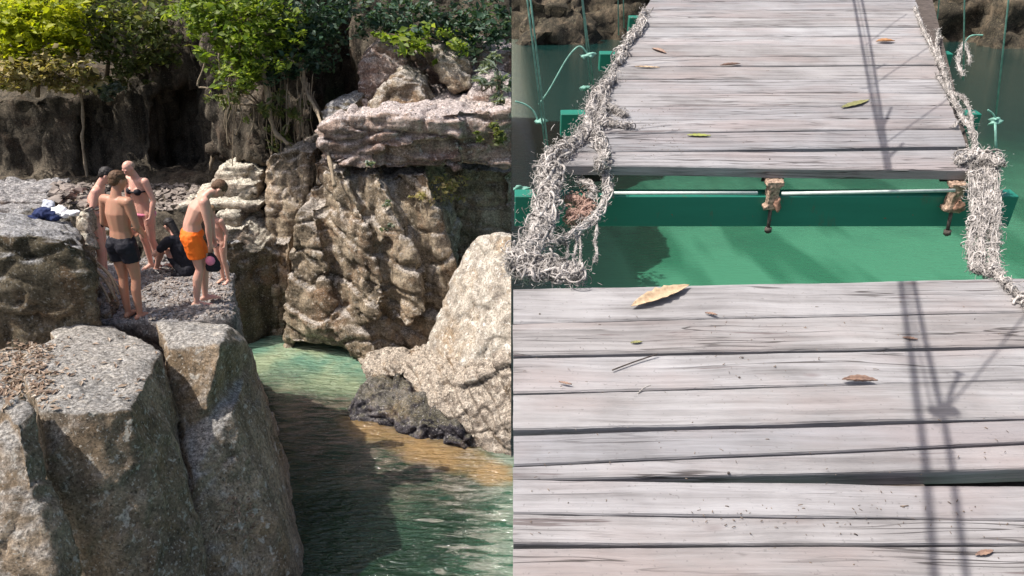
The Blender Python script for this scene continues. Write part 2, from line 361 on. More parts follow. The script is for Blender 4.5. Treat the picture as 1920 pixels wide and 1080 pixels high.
# --- centre column with hanging roots and the dark cleft
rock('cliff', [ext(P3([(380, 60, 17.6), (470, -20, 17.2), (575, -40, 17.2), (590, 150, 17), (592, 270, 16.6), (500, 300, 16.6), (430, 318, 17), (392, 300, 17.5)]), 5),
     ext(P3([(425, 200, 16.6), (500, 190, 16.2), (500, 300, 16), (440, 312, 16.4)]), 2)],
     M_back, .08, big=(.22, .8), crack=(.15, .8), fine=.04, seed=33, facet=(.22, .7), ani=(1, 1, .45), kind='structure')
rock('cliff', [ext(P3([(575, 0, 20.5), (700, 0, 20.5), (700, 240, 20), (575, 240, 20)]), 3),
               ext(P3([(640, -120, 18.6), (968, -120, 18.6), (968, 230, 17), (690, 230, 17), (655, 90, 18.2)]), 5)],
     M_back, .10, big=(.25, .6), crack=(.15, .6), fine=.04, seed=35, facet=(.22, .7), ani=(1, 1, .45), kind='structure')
# --- main cliff
rock('cliff', [
    # lower face
    ext(P3([(600, 322, 14.7), (790, 322, 14.5), (830, 480, 14.4), (830, 660, 14.0), (800, 690, 13.7), (700, 680, 13.6), (640, 600, 14.2)]), 4, -.5),
    ext(P3([(790, 312, 16.0), (968, 312, 15.8), (968, 660, 16.0), (790, 660, 16.2)]), 3, -.5),
    # slanted ribs
    ext(P3([(598, 318, 14.7), (642, 322, 14.1), (690, 430, 13.7), (722, 560, 13.4), (700, 604, 13.4), (640, 612, 14.1), (600, 520, 14.5)]), 2),
    ext(P3([(652, 322, 14.6), (705, 322, 14.0), (776, 470, 13.5), (800, 590, 13.25), (760, 616, 13.3), (722, 600, 13.8), (695, 480, 14.2)]), 2),
    ext(P3([(720, 322, 14.5), (800, 322, 14.0), (850, 500, 13.8), (850, 640, 13.5), (800, 640, 13.8), (775, 470, 14.2)]), 2),
    # prow
    ext(P3([(549, 404, 14.3), (560, 388, 14.4), (590, 386, 14.4), (606, 470, 14.0), (600, 600, 13.9), (640, 655, 13.85), (548, 646, 14.0), (531, 632, 14.15), (532, 560, 14.2), (545, 500, 14.2)]), 2.4),
    ext(P3([(531, 560, 14.2), (552, 548, 14.2), (552, 668, 14.1), (530, 664, 14.2)]), .8),
    ext(P3([(560, 600, 13.9), (640, 580, 13.9), (700, 640, 13.5), (714, 700, 13.3), (650, 668, 13.7), (600, 640, 13.9)]), 2),
    ext(P3([(580, 300, 15.2), (620, 300, 15.0), (620, 420, 14.8), (585, 400, 14.8)]), 2)],
    M_cliff, .045, big=(.12, .9), crack=(.07, .8), strata=(.055, 2.0), fine=.026, seed=40, kind='structure', slant=(.12, 0), facet=(.09, .95), ani=(1.0, 1.0, .55), skew=.42)
rock('rock_column', [ext(P3([(494, 296, 15.7), (560, 276, 15.5), (590, 284, 15.4), (588, 380, 15.3), (556, 400, 15.2), (545, 440, 15.1), (510, 458, 15.1), (497, 400, 15.3)]), 2.2, -.4),
                     ext(P3([(490, 462, 14.95), (505, 450, 15.0), (545, 450, 14.9), (545, 600, 14.8), (508, 560, 14.8), (496, 500, 14.9)]), 2, -.4)],
     M_cliff, .05, big=(.16, 1.2), crack=(.10, 1.2), strata=(.03, 3), fine=.03, seed=41, ani=(1.3, 1.3, .5), label='tall narrow rock column standing left of the main cliff', cat='rock column')
rock('cliff_bed', [ext(P3([(597, 240, 14.3), (640, 222, 14.2), (700, 216, 14.2), (706, 318, 14.1), (600, 320, 14.2)]), 3),
                   ext(P3([(692, 214, 14.1), (800, 212, 14.0), (866, 206, 14.0), (866, 260, 13.9), (700, 286, 14.0)]), 3.2),
                   ext(P3([(690, 282, 14.2), (866, 262, 14.1), (866, 318, 14.2), (690, 318, 14.3)]), 3),
                   ext(P3([(858, 208, 14.3), (968, 204, 14.4), (968, 316, 14.4), (860, 318, 14.3)]), 3)],
     M_beds, .045, big=(.08, 1.2), crack=(.10, .9), strata=(.07, 2.2), fine=.022, seed=42, kind='structure', facet=(.12, 1.0), ani=(.7, 1, 1.5))
rock('cliff', [ext(P3([(762, 96, 17.0), (860, 84, 17), (968, 92, 16.8), (968, 205, 16.2), (780, 205, 16.4), (745, 150, 16.8)]), 2)], M_beds, .06, big=(.10, 1.2), crack=(.10, .9), strata=(.05, 2.2), fine=.03, seed=47, kind='structure', facet=(.16, 1.2))
UP_ = 'boulders lying on top of the cliff'
rock('boulder', [ext(P3([(664, 120, 16.2), (690, 82, 16.4), (712, 62, 16.6), (752, 84, 16.5), (770, 130, 16.2), (756, 190, 16), (668, 196, 16)]), 1.6)], M_beds, .045, big=(.08, 1.5), crack=(.07, 1.2), fine=.025, seed=50, label='rounded boulder with a sunlit crest, leftmost on top of the cliff', group=UP_, cat='boulder')
rock('boulder', [ext(P3([(692, 200, 15.4), (722, 150, 15.5), (752, 132, 15.5), (792, 160, 15.4), (806, 206, 15.2), (700, 212, 15.2)]), 1.3)], M_cliff, .04, big=(.05, 1.5), crack=(.05, 1.2), fine=.02, seed=51, label='triangular pointed boulder in the middle on top of the cliff', group=UP_, cat='boulder')
rock('boulder', [ext(P3([(784, 84, 16.4), (830, 96, 16.2), (882, 116, 16.2), (884, 170, 15.8), (850, 178, 15.8), (820, 130, 16)]), 1.3)], M_cliff, .045, big=(.06, 1.5), crack=(.06, 1.2), fine=.02, seed=52, label='slanting brown boulder, rightmost on top of the cliff', group=UP_, cat='boulder')
rock('boulder', [ext(P3([(598, 206, 15.4), (625, 190, 15.5), (668, 188, 15.4), (676, 216, 15.2), (600, 232, 15.1)]), 1)], M_block, .04, big=(.05, 1.8), crack=(.04, 1.5), strata=(.02, 6), fine=.02, seed=53, label='low dark layered boulder at the left end of the cliff top', group=UP_, cat='boulder')
rock('boulder', [ext(P3([(880, 150, 16), (930, 130, 16), (968, 160, 15.8), (968, 208, 15.4), (870, 208, 15.4)]), 1.4)], M_beds, .05, big=(.06, 1.8), crack=(.05, 1.5), fine=.02, seed=54, label='pinkish boulder behind the shrub at the right end of the cliff top', group=UP_, cat='boulder')
# --- boulders on the right shore
rock('boulder', [[at(872, 462, 13.2), at(898, 440, 13.2), at(940, 436, 12.7), at(978, 440, 12.3), at(978, 560, 11.6), at(978, 690, 11.1), at(835, 600, 13.0), at(850, 540, 13.2), at(818, 650, 12.9), at(790, 672, 12.9), at(870, 690, 11.7), at(978, 450, 14), at(900, 460, 14.4), at(830, 640, 14.2)]],
     M_pale, .035, big=(.06, 1.1), crack=(.03, 1.0), fine=.012, seed=60, label='tall smooth cream boulder on the right shore in full sun', group=RK, cat='boulder', facet=(.04, 1.2))
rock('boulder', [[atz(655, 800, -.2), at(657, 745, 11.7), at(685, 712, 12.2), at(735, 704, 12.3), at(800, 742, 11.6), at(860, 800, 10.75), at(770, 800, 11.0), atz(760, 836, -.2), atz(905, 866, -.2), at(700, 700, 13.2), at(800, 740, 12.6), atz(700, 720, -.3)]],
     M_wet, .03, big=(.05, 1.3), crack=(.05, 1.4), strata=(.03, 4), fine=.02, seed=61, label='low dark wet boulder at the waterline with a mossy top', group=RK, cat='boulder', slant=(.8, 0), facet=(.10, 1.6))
rock('boulder', [[at(740, 684, 12.7), at(790, 655, 12.9), at(838, 632, 12.7), at(978, 650, 11.3), at(978, 780, 10.6), atz(978, 878, -.2), atz(890, 862, -.2), atz(810, 846, -.2), at(800, 760, 11.4), at(800, 660, 13.6), at(978, 660, 13.2)],
                 [at(668, 672, 13.6), at(700, 655, 13.4), at(800, 650, 12.9), at(850, 690, 12.2), at(740, 706, 12.6), at(690, 704, 13.0), at(800, 650, 14), at(720, 730, 13.6)]],
     M_palelow, .03, big=(.06, .9), crack=(.035, 1.1), strata=(.04, 2.6), fine=.016, seed=62, label='broad tan boulder sloping down to the sandy shallows at right', group=RK, cat='boulder', slant=(.9, 0), facet=(.10, 1.1))

# ------------------------------------------------------------------ water
def water_mat():
    m, n, l, b = newmat('green_river_water'); t = NT(m)
    g = t.add('ShaderNodeNewGeometry'); pos = g.outputs['Position']; xyz = t.add('ShaderNodeSeparateXYZ', inp={0: pos})
    X, Yc = xyz.outputs[0], xyz.outputs[1]
    wob = t.noise(pos, .9, 4, .6)
    # deep green left / milky green under the bridge
    fx = t.ramp(t.math('ADD', t.math('MULTIPLY', X, .5), .35), [(0, 0.), (1, 1.)])
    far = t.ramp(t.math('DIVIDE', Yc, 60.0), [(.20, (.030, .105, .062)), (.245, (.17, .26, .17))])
    left = t.mix(t.ramp(wob, [(.4, 0.), (.65, 1.)]), (.006, .026, .012), (.014, .048, .025))
    # brown streaks paint rock reflections, milky pool behind them, pale patch paints ripple glare
    stv = t.mapping(pos, (1.3, 5.5, 1)); stn = t.noise(stv, 1.6, 5, .7, .6)
    yb = t.math('ADD', Yc, t.math('ADD', t.math('MULTIPLY', t.math('SUBTRACT', wob, .5), 2.2), t.math('MULTIPLY', X, .30)))
    rock_refl = t.math('MULTIPLY', t.ramp(t.math('DIVIDE', yb, 20.0), [(.425, 0.), (.49, 1.), (.555, 1.), (.61, 0.)]), t.ramp(stn, [(.40, 0.), (.60, 1.)]))
    left = t.mix(t.math('MULTIPLY', rock_refl, .9), left, (.17, .13, .10))
    shal = t.ramp(t.math('DIVIDE', yb, 20.0), [(.555, 0.), (.62, 1.)])
    left = t.mix(t.math('MULTIPLY', shal, .9), left, t.mix(t.ramp(wob, [(.4, 0.), (.6, 1.)]), (.15, .29, .20), (.30, .36, .22)))
    glare_mask = t.math('MULTIPLY', t.ramp(t.math('ADD', X, t.math('MULTIPLY', t.math('SUBTRACT', stn, .5), 2.0)), [(-0.0, 0.), (.001, 1.)]), 1.0)
    ripple_glare = t.ramp(t.math('ADD', t.math('ADD', t.math('MULTIPLY', X, .4), .62), t.math('MULTIPLY', t.math('SUBTRACT', stn, .5), 2.2)), [(.35, 0.), (.62, 1.)])
    left = t.mix(t.math('MULTIPLY', ripple_glare, .75), left, (.26, .25, .21))
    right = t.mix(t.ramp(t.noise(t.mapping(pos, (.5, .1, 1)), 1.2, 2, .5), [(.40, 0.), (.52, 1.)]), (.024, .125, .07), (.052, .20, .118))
    right = t.mix(t.ramp(t.math('ADD', t.math('DIVIDE', Yc, 60.0), t.math('MULTIPLY', t.math('SUBTRACT', wob, .5), .15)), [(.33, 0.), (.60, 1.)]), right, (.008, .038, .034))  # dark bank reflection painted into the far water's colour
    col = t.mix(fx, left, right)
    # sand bar shallows by the boulder
    dx = t.math('DIVIDE', t.math('ADD', X, 1.3), 1.75); dy = t.math('DIVIDE', t.math('ADD', t.math('SUBTRACT', Yc, 9.98), t.math('MULTIPLY', X, .5)), .50)
    r2 = t.math('ADD', t.math('MULTIPLY', dx, dx), t.math('MULTIPLY', dy, dy))
    sand = t.ramp(t.math('ADD', r2, t.math('ADD', t.math('MULTIPLY', t.math('SUBTRACT', wob, .5), 2.4), t.math('MULTIPLY', t.math('SUBTRACT', stn, .5), 1.2))), [(.05, 1.), (.45, .65), (1.1, 0.)])
    lft = t.ramp(X, [(.0, 1.), (.02, 0.)])
    col = t.mix(t.math('MULTIPLY', sand, lft), col, (.27, .17, .07))
    l.new(col, b.inputs['Base Color'])
    b.inputs['Roughness'].default_value = .06; b.inputs['IOR'].default_value = 1.38; b.inputs['Specular IOR Level'].default_value = .9
    fo = t.math('MULTIPLY', t.ramp(t.noise(pos, 26, 3, .6), [(.70, 0.), (.73, 1.)]), t.ramp(t.noise(pos, .55, 3, .6), [(.50, 0.), (.62, 1.)]))
    l.new(t.mix(t.math('MULTIPLY', fo, .7), col, (.55, .62, .55)), b.inputs['Base Color'])
    rp = t.mapping(pos, (.8, 2.8, 1))
    h = t.math('ADD', t.math('MULTIPLY', t.noise(rp, 3.2, 3, .55, .3), 1.0), t.math('MULTIPLY', t.noise(rp, 9.0, 3, .6, .4), .35))
    st = t.math('MULTIPLY', t.math('SUBTRACT', 1.14, fx), .65)
    bn = t.add('ShaderNodeBump', inp={'Height': h, 'Distance': .30, 'Strength': st})
    l.new(bn.outputs[0], b.inputs['Normal'])
    return m
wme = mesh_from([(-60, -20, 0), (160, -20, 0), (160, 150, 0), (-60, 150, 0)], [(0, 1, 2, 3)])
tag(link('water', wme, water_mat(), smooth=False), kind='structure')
bed = mesh_from([(-200, -60, -2.5), (400, -60, -2.5), (400, 400, -2.5), (-200, 400, -2.5)], [(0, 1, 2, 3)])
tag(link('ground', bed, M_soil, smooth=False), kind='structure')
# far bank across the open reach to the right

rock('far_bank', [[Vector(v) for v in ((-4, 84, -1), (130, 74, -1), (-4, 86, 4), (130, 78, 4), (-4, 112, 60), (130, 112, 60), (-4, 130, -1), (130, 130, -1))],
                  [Vector(v) for v in ((0.5, 79, -1), (8, 78, -1), (1.0, 80, 4.2), (7.5, 80, 3.4), (0, 90, -1), (10, 90, -1), (3, 90, 9))],
                  [Vector(v) for v in ((42, 74, -1), (70, 72, -1), (46, 77, 5), (66, 75, 6), (46, 90, -1), (72, 90, -1), (60, 90, 12))]],
     M_bank, .7, big=(1.8, .16), crack=(1.2, .18), fine=.16, seed=70, kind='structure', clamp=False, facet=(1.2, .2))

# ------------------------------------------------------------------ bridge
def wood_mat():
    m, n, l, b = newmat('weathered_plank'); t = NT(m)
    tc = t.add('ShaderNodeNewGeometry').outputs['Position']
    rnd = t.add('ShaderNodeObjectInfo').outputs['Random']
    off = t.add('ShaderNodeCombineXYZ', inp={0: t.math('MULTIPLY', rnd, 50), 1: t.math('MULTIPLY', rnd, 9)}).outputs[0]
    vec = t.add('ShaderNodeVectorMath', operation='ADD', inp={0: tc, 1: off}).outputs[0]
    warp = t.add('ShaderNodeTexNoise', inp={'Vector': vec, 'Scale': 2.2, 'Detail': 2}).outputs['Color']
    wv = t.add('ShaderNodeVectorMath', operation='MULTIPLY_ADD', inp={0: warp, 1: (.0, .05, .02), 2: vec}).outputs[0]
    g1 = t.noise(t.mapping(wv, (2.0, 60, 60)), 1.0, 6, .65, .2)
    g2 = t.noise(t.mapping(wv, (5.0, 210, 210)), 1.0, 4, .6, .1)
    blot = t.noise(vec, 3.2, 5, .6, .4)
    col = t.ramp(t.math('ADD', t.math('MULTIPLY', g1, .55), t.math('MULTIPLY', blot, .45)), [(.34, (.125, .12, .12)), (.46, (.235, .23, .232)), (.54, (.30, .296, .30)), (.64, (.355, .353, .36))])
    col = t.mix(t.math('MULTIPLY', t.ramp(t.noise(t.mapping(vec, (1, 2.5, 1)), 2.0, 4, .6), [(.48, 0.), (.66, 1.)]), .55), col, (.29, .245, .235))
    col = t.mix(t.math('MULTIPLY', t.ramp(g2, [(.60, 0.), (.68, 1.)]), .35), col, (.15, .14, .14))
    col = t.mix(t.math('MULTIPLY', t.ramp(t.noise(t.mapping(wv, (1.6, 34, 34), loc=(4, 4, 4)), 1.0, 5, .6), [(.645, 0.), (.67, 1.)]), .8), col, (.12, .10, .10))
    ck = t.noise(t.mapping(wv, (.9, 26, 26), loc=(7, 1, 2)), 1.0, 3, .55)
    ckm = t.ramp(t.noise(t.mapping(vec, (.8, 6, 6), loc=(2, 8, 2)), 1.0, 3, .6), [(.50, 0.), (.56, 1.)])
    cl_ = t.math('MULTIPLY', t.ramp(ck, [(.488, 0.), (.497, 1.), (.503, 1.), (.512, 0.)]), ckm)
    col = t.mix(t.math('MULTIPLY', cl_, .85), col, (.05, .042, .04))
    da = t.math('MULTIPLY', t.ramp(t.noise(t.mapping(vec, (7, 46, 46), loc=(1, 3, 2)), 1.0, 3, .5), [(.66, 0.), (.70, 1.)]), t.ramp(t.noise(t.mapping(vec, (.8, 5, 5), loc=(9, 8, 2)), 1.0, 2, .6), [(.54, 0.), (.60, 1.)]))
    col = t.mix(t.math('MULTIPLY', da, .75), col, (.09, .08, .08))
    tint = t.ramp(rnd, [(0, (.84, .84, .86)), (.35, (1.0, .98, .98)), (.65, (.94, .91, .89)), (1, (1.12, 1.12, 1.13))])
    col = t.mix(1.0, col, tint, 'MULTIPLY')
    gs_ = t.noise(t.mapping(vec, (120, 120, 120)), 1.0, 2, .5)
    col = t.mix(t.math('MULTIPLY', t.ramp(gs_, [(.66, 0.), (.72, 1.)]), .45), col, (.13, .12, .12))
    st_ = t.noise(t.mapping(vec, (1.1, 3.5, 3.5), loc=(5, 5, 5)), 1.6, 5, .7)
    col = t.mix(t.math('MULTIPLY', t.ramp(st_, [(.55, 0.), (.70, 1.)]), .45), col, (.20, .19, .185))
    # knots
    vo = t.add('ShaderNodeTexVoronoi', inp={'Vector': t.mapping(wv, (1.0, 2.6, 2.6), loc=(1.3, .4, 0)), 'Scale': 3.3}).outputs['Distance']
    col = t.mix(t.math('MULTIPLY', t.ramp(vo, [(.035, 1.), (.09, 0.)]), .75), col, (.17, .14, .14))
    l.new(col, b.inputs['Base Color']); b.inputs['Roughness'].default_value = .82; b.inputs['Specular IOR Level'].default_value = .25
    h = t.math('SUBTRACT', t.math('ADD', t.math('MULTIPLY', g1, 1.0), t.math('MULTIPLY', g2, .5)), t.math('MULTIPLY', cl_, .8))
    l.new(t.bump(h, .75, .006), b.inputs['Normal'])
    return m
M_wood = wood_mat()
M_stringer = simple_mat('dark_old_timber', (.085, .07, .062), .85, .2, .4, 30, .01)
M_sunstrip = simple_mat('painted_sunlit_flange', (.52, .58, .54), .5, .5, .2, 40, .001)  # pale tone painting sunlight on the beam's top flange
def green_mat():
    m, n, l, b = newmat('green_paint_steel'); t = NT(m); p = t.add('ShaderNodeNewGeometry').outputs['Position']
    c = t.mix(t.noise(t.mapping(p, (3, 20, 20)), 1.0, 5, .6), (.008, .13, .09), (.016, .20, .14))
    c = t.mix(t.math('MULTIPLY', t.ramp(t.noise(t.mapping(p, (14, 14, 4)), 1.0, 5, .7), [(.60, 0.), (.68, 1.)]), .55), c, (.10, .08, .05))
    c = t.mix(t.ramp(t.noise(p, 48, 4, .7), [(.67, 0.), (.70, 1.)]), c, (.16, .085, .05))
    l.new(c, b.inputs['Base Color']); b.inputs['Roughness'].default_value = .5
    l.new(t.bump(t.noise(p, 40, 4, .6), .4, .002), b.inputs['Normal']); return m
M_green = green_mat()
M_gwire = simple_mat('green_weathered_wire', (.16, .33, .27), .55, .4, .4, 60, .0)
M_rust = simple_mat('flaking_rust', (.30, .17, .12), .85, .3, .7, 45, .006)
M_scale = simple_mat('pale_corroded_metal', (.33, .235, .175), .85, .25, .8, 110, .004)
M_rope = simple_mat('frayed_grey_rope', (.36, .335, .315), .97, .05, .72, 30, .003)
M_ropeb = simple_mat('old_brown_rope', (.33, .22, .18), .95, .1, .4, 70, .002)
M_cable = simple_mat('dark_steel_cable', (.09, .10, .10), .6, .5, .3, 90, .001)

bridge = empty('suspension_bridge', deck(1430, 700), 'weathered plank suspension bridge with frayed rope edges and a gap showing green water', 'bridge')
def plank(far, near, xl, xr, seed, off=0.0, tilt=0.0, thick=.035, nxs=None, chip=None):
    """far/near = (y at px 965, y at px 1900); xl/xr = callables giving the end px from a py"""
    u = [(0, -thick), (0, -.005), (.025, -.0012), (.10, 0), (.35, .0004), (.65, .0004), (.90, 0), (.975, -.0012), (1, -.005), (1, -thick)]
    nx = nxs or 72; V = []; F = []
    yy = lambda l, x: l[0] + (l[1] - l[0]) * (x - 965) / 935.0
    hgt = near[0] - far[0]
    a = rng.uniform(0, 100)
    for i in range(nx + 1):
        s = i / nx
        ym = (far[0] + near[0]) / 2
        x0 = xl(ym); x1 = xr(ym); x = x0 + (x1 - x0) * s
        wf = float(pn(np.array([[s * 9 + a, 1.5, seed * 3.1]]))[0]) * .018 * hgt + float(pn(np.array([[s * 40 + a, 7.5, seed]]))[0]) * .008 * hgt
        wr = float(pn(np.array([[s * 9 + a, 4.5, seed * 3.1]]))[0]) * .018 * hgt + float(pn(np.array([[s * 40 + a, 2.5, seed]]))[0]) * .008 * hgt
        yf = yy(far, x) + wf; yn = yy(near, x) + wr
        for (q, dz) in u:
            py = yf + (yn - yf) * q
            xx = x
            if i == 0: xx = xl(py) + float(pn(np.array([[q * 6 + a, 3.3, 1]]))[0]) * 2.0
            if i == nx: xx = xr(py) + float(pn(np.array([[q * 6 + a, 9.3, 1]]))[0]) * 2.0
            if chip: py = chip(xx, py)
            warp = float(pn(np.array([[s * 3 + a, .5, seed]]))[0]) * .0025
            V.append(deck(xx, py) + DN * (dz + off + warp + tilt * (s - .5)))
    k = len(u)
    for i in range(nx):
        for j in range(k):
            j2 = (j + 1) % k
            F.append((i * k + j, i * k + j2, (i + 1) * k + j2, (i + 1) * k + j))
    F.append(tuple(range(k))[::-1]); F.append(tuple(nx * k + j for j in range(k)))
    me = mesh_from(V, F); bm = bmesh.new(); bm.from_mesh(me); bmesh.ops.recalc_face_normals(bm, faces=bm.faces); bm.to_mesh(me); bm.free()
    o = link('plank', me, M_wood, bridge, smooth=False)
    # nails
    return o
def lin(y0, x0, y1, x1): return lambda y: x0 + (x1 - x0) * (y - y0) / (y1 - y0)
nearL = lambda y: 962.5
nearR = lambda y: 1868 + (y - 523) * 1.9 if y < 558 else 1934 + (y - 558) * .22
chipfn = lambda x, y: (max(y, 520 + (x - 1075) * .20) if 1040 < x < 1165 else (max(y, 517) if x <= 1040 else y))
NP = [((540, 521.5), (603, 583)), ((606, 586), (665, 648)), ((669, 651.5), (733, 711)), ((741, 714), (805, 784)),
      ((816, 788), (872, 828)), ((874, 832.5), (897.5, 876)), ((899, 911), (961, 973)), ((963, 976.5), (1017, 1019.5)), ((1028, 1023), (1098, 1090)), ((1103, 1094), (1180, 1165)), ((1186, 1170), (1290, 1260))]
NPR = [(1868, 1900), (1893, 1925), (1915, 1935), (1925, 1945)]
for k, (fa, ne) in enumerate(NP):
    plank(fa, ne, nearL, nearR, k + 1, off=[0, .001, -.002, .002, 0, -.002, .001, 0, .002, 0, 0][k], chip=(lambda x, y: (max(y, 517 + (1060 - x) * 0) if x < 1160 else y)) if False else None)
farL = lambda y: 1205 + (27 - y) * -.0 + (y - 27) * -.53 if y < 150 else (1140 - (y - 150) * .56)
farR = lambda y: 1725 + (y - 27) * .33 if y < 170 else 1772 + (y - 170) * .39
FB = [(307, 319), (285.5, 279.5), (253.5, 240), (226.5, 221), (199.5, 197.5), (175.5, 174), (149, 148), (126, 122), (106.5, 106), (84.5, 83), (69, 67), (51, 50), (34, 33.5), (18, 18), (3, 3), (-11, -11), (-25, -25), (-38, -38), (-50, -50), (-62, -62), (-73, -73), (-84, -84), (-94, -94), (-104, -104), (-114, -114), (-124, -124), (-133, -133), (-142, -142), (-150, -150)]
GAP = [(0, 0), (.5, 9), (3, 2), (1.2, 1), (.5, .8), (1.2, 1), (2.6, .8), (.6, 2.4), (1.4, 1.2), (.6, 1.0), (1, .6), (1.2, 1), (.8, .8)] + [(.7, .7)] * 30
for k in range(len(FB) - 1):
    n0 = FB[k]; f0 = FB[k + 1]; g = GAP[k]
    plank((f0[0], f0[1]), (n0[0] - g[0], n0[1] - g[1]), farL, farR, 30 + k, off=.001 * ((k * 7) % 3 - 1), nxs=48)

def dbox(p, x, y, z, name, m, parent=bridge):
    """box in deck axes from corner p: x along planks, y along bridge (+away), z down"""
    X = Vector((1, 0, 0)); V = [p + X * a * x + DT * b * y - DN * c * z for a in (0, 1) for b in (0, 1) for c in (0, 1)]
    F = [(0, 1, 3, 2), (4, 6, 7, 5), (0, 4, 5, 1), (2, 3, 7, 6), (0, 2, 6, 4), (1, 5, 7, 3)]
    me = mesh_from(V, F); bm = bmesh.new(); bm.from_mesh(me); bmesh.ops.bevel(bm, geom=bm.edges[:], offset=.003, segments=1, affect='EDGES'); bmesh.ops.recalc_face_normals(bm, faces=bm.faces); bm.to_mesh(me); bm.free()
    return link(name, me, m, parent, smooth=False)
link('sunlit_strip', tubes([([deck(1130, 362, -.045), deck(1420, 362, -.045)], .0055), ([deck(1466, 363, -.045), deck(1790, 357, -.045)], .0055)], 8), M_sunstrip, bridge)  # added strip, stands in for the sunlit top flange of the beam
dbox(deck(1240, 935, -.062), 1.2, .16, .02, 'support_board', M_stringer)
BEAMS = []
for (yt, xl, xr, h) in [(368, 965, 1912, .112), (214, 1052, 1842, .10), (101, 1125, 1788, .09), (33, 1180, 1752, .09)]:
    p = deck(xl, yt, -.10); q = deck(xr, yt, -.10)
    dbox(p, q.x - p.x, .055, h, 'cross_beam', M_green); BEAMS.append((p, q))
# stringers under the far deck (their ends show in the gap)
for (x, wd) in [(1090, .10), (1432, .075), (1770, .10)]:
    p = deck(x, 312, -.036)
    e = deck({1090: 1262, 1432: 1480, 1770: 1700}[x], -100, -.036)
    me = tubes([([p, e], .01)], 4)
    a = p; d = (e - p); X = Vector((wd, 0, 0))
    V = [a, a + X, a - DN * .055, a + X - DN * .055]; V += [v + d for v in V]
    F = [(0, 1, 3, 2), (4, 6, 7, 5), (0, 4, 5, 1), (2, 3, 7, 6), (0, 2, 6, 4), (1, 5, 7, 3)]
    link('stringer', mesh_from(V, F), M_stringer, bridge, smooth=False)
# near-deck stringers seen through the gaps
for x in (1090, 1450, 1800):
    p = deck(x, 560, -.036)
    V = [p, p + Vector((.10, 0, 0)), p - DN * .06, p + Vector((.10, 0, 0)) - DN * .06]; V += [v - DT * 1.4 for v in V]
    link('stringer', mesh_from(V, [(0, 2, 3, 1), (4, 5, 7, 6), (0, 1, 5, 4), (2, 6, 7, 3), (0, 4, 6, 2), (1, 3, 7, 5)]), M_stringer, bridge, smooth=False)
# rusty clamps and their bolts
def lump(c, r, seed, vox=.006, n=7, amp=.5):
    gs = []
    for k in range(n):
        q = Vector(c) + Vector(rng.normal(size=3)) * 0 + Vector([rng.uniform(-1, 1) * r[i] * .55 for i in range(3)])
        rr = [r[i] * rng.uniform(.45, .7) for i in range(3)]
        gs.append([q + Vector([v[i] * rr[i] for i in range(3)]) for v in rng.normal(size=(14, 3)) / 1.6])
    me = remesh(hull_me(gs), vox, 2); co = getco(me); co += getno(me) * (fbm(co * 60, 3) * vox * amp)[:, None]; setco(me, co)
    return me
for (x, y0, y1, pin) in [(1446, 330, 385, 428), (1786, 336, 388, 436)]:
    c = deck(x, (y0 + y1) / 2, -.085) - DT * .015
    X = Vector((1, 0, 0))
    g_ = [[c + X * (sx * w_) + DT * (sy * .022) + DN * z_ for sx in (-1, 1) for sy in (-1, 1) for z_ in (z0, z1)] for (w_, z0, z1) in ((.028, .030, .045), (.017, -.045, .033), (.026, -.054, -.040))]
    me = remesh(hull_me(g_), .003, 1); co = getco(me); co += getno(me) * (fbm(co * 70, 3) * .003)[:, None]; setco(me, co); link('clamp_bracket', me, M_scale, bridge)
    a = c - DN * .03 - DT * .006
    link('bolt', tubes([([a, a - DN * .105 - DT * .02], .006), ([a - DN * .085 - DT * .018, a - DN * .10 - DT * .02], .012)], 8), M_stringer, bridge)
    link('rust_plate', lump(c - DN * .030 - DT * .024 + Vector((.010, 0, 0)), (.022, .010, .024), 5, .004, 5), M_rust, bridge)

# ---- frayed rope
def rope_paths(pts, r, strands=3, turns=9, wob=.25, seg=60):
    pts = spline(pts, max(4, seg // max(1, len(pts) - 1))); out = []
    L = len(pts); ph0 = rng.uniform(0, 6)
    for s in range(strands):
        a0 = ph0 + 2 * math.pi * s / strands; path = []
        nz = pn(np.stack([np.linspace(0, L * .3, L) + s * 9, np.full(L, s + .5), np.full(L, ph0)], 1))
        for i, p in enumerate(pts):
            t = (pts[min(i + 1, L - 1)] - pts[max(i - 1, 0)]).normalized()
            u = t.cross(Vector((.1, .2, 1))).normalized(); v = t.cross(u)
            a = a0 + turns * 2 * math.pi * i / L + nz[i] * 1.2
            path.append(p + (u * math.cos(a) + v * math.sin(a)) * r * (.75 + wob * nz[i]))
        out.append((path, [r * (.55 if strands <= 3 else .32) * (1 + .35 * nz[i]) for i in range(L)]))
    return out
def fray(pts, r, n, ln=.04, rad=.0011, droop=.35):
    pts = spline(pts, 12); out = []; L = len(pts); ph = rng.uniform(0, 50)
    lum = 1.0 + 1.1 * pn(np.stack([np.arange(L) * .21 + ph, np.full(L, .5), np.full(L, .5)], 1))
    for k in range(n):
        i = int(rng.integers(L)); lm = max(.25, lum[i])
        t = (pts[min(i + 1, L - 1)] - pts[max(i - 1, 0)]).normalized() * (1 if rng.random() < .5 else -1)
        p = pts[i] + Vector(rng.normal(size=3)) * r * .62 * lm
        d = (t * 1.1 + Vector(rng.normal(size=3)) * .8).normalized(); d.z -= droop * .6; c = Vector(rng.normal(size=3)) * .9
        Lh = ln * rng.uniform(.25, 1.0) * (1.5 if rng.random() < .06 else 1); q = [p]
        for j in range(5):
            d = (d + c * .35).normalized(); q.append(q[-1] + d * Lh / 5)
        out.append((q, [rad * rng.uniform(.7, 2.2)] * 6))
    return out
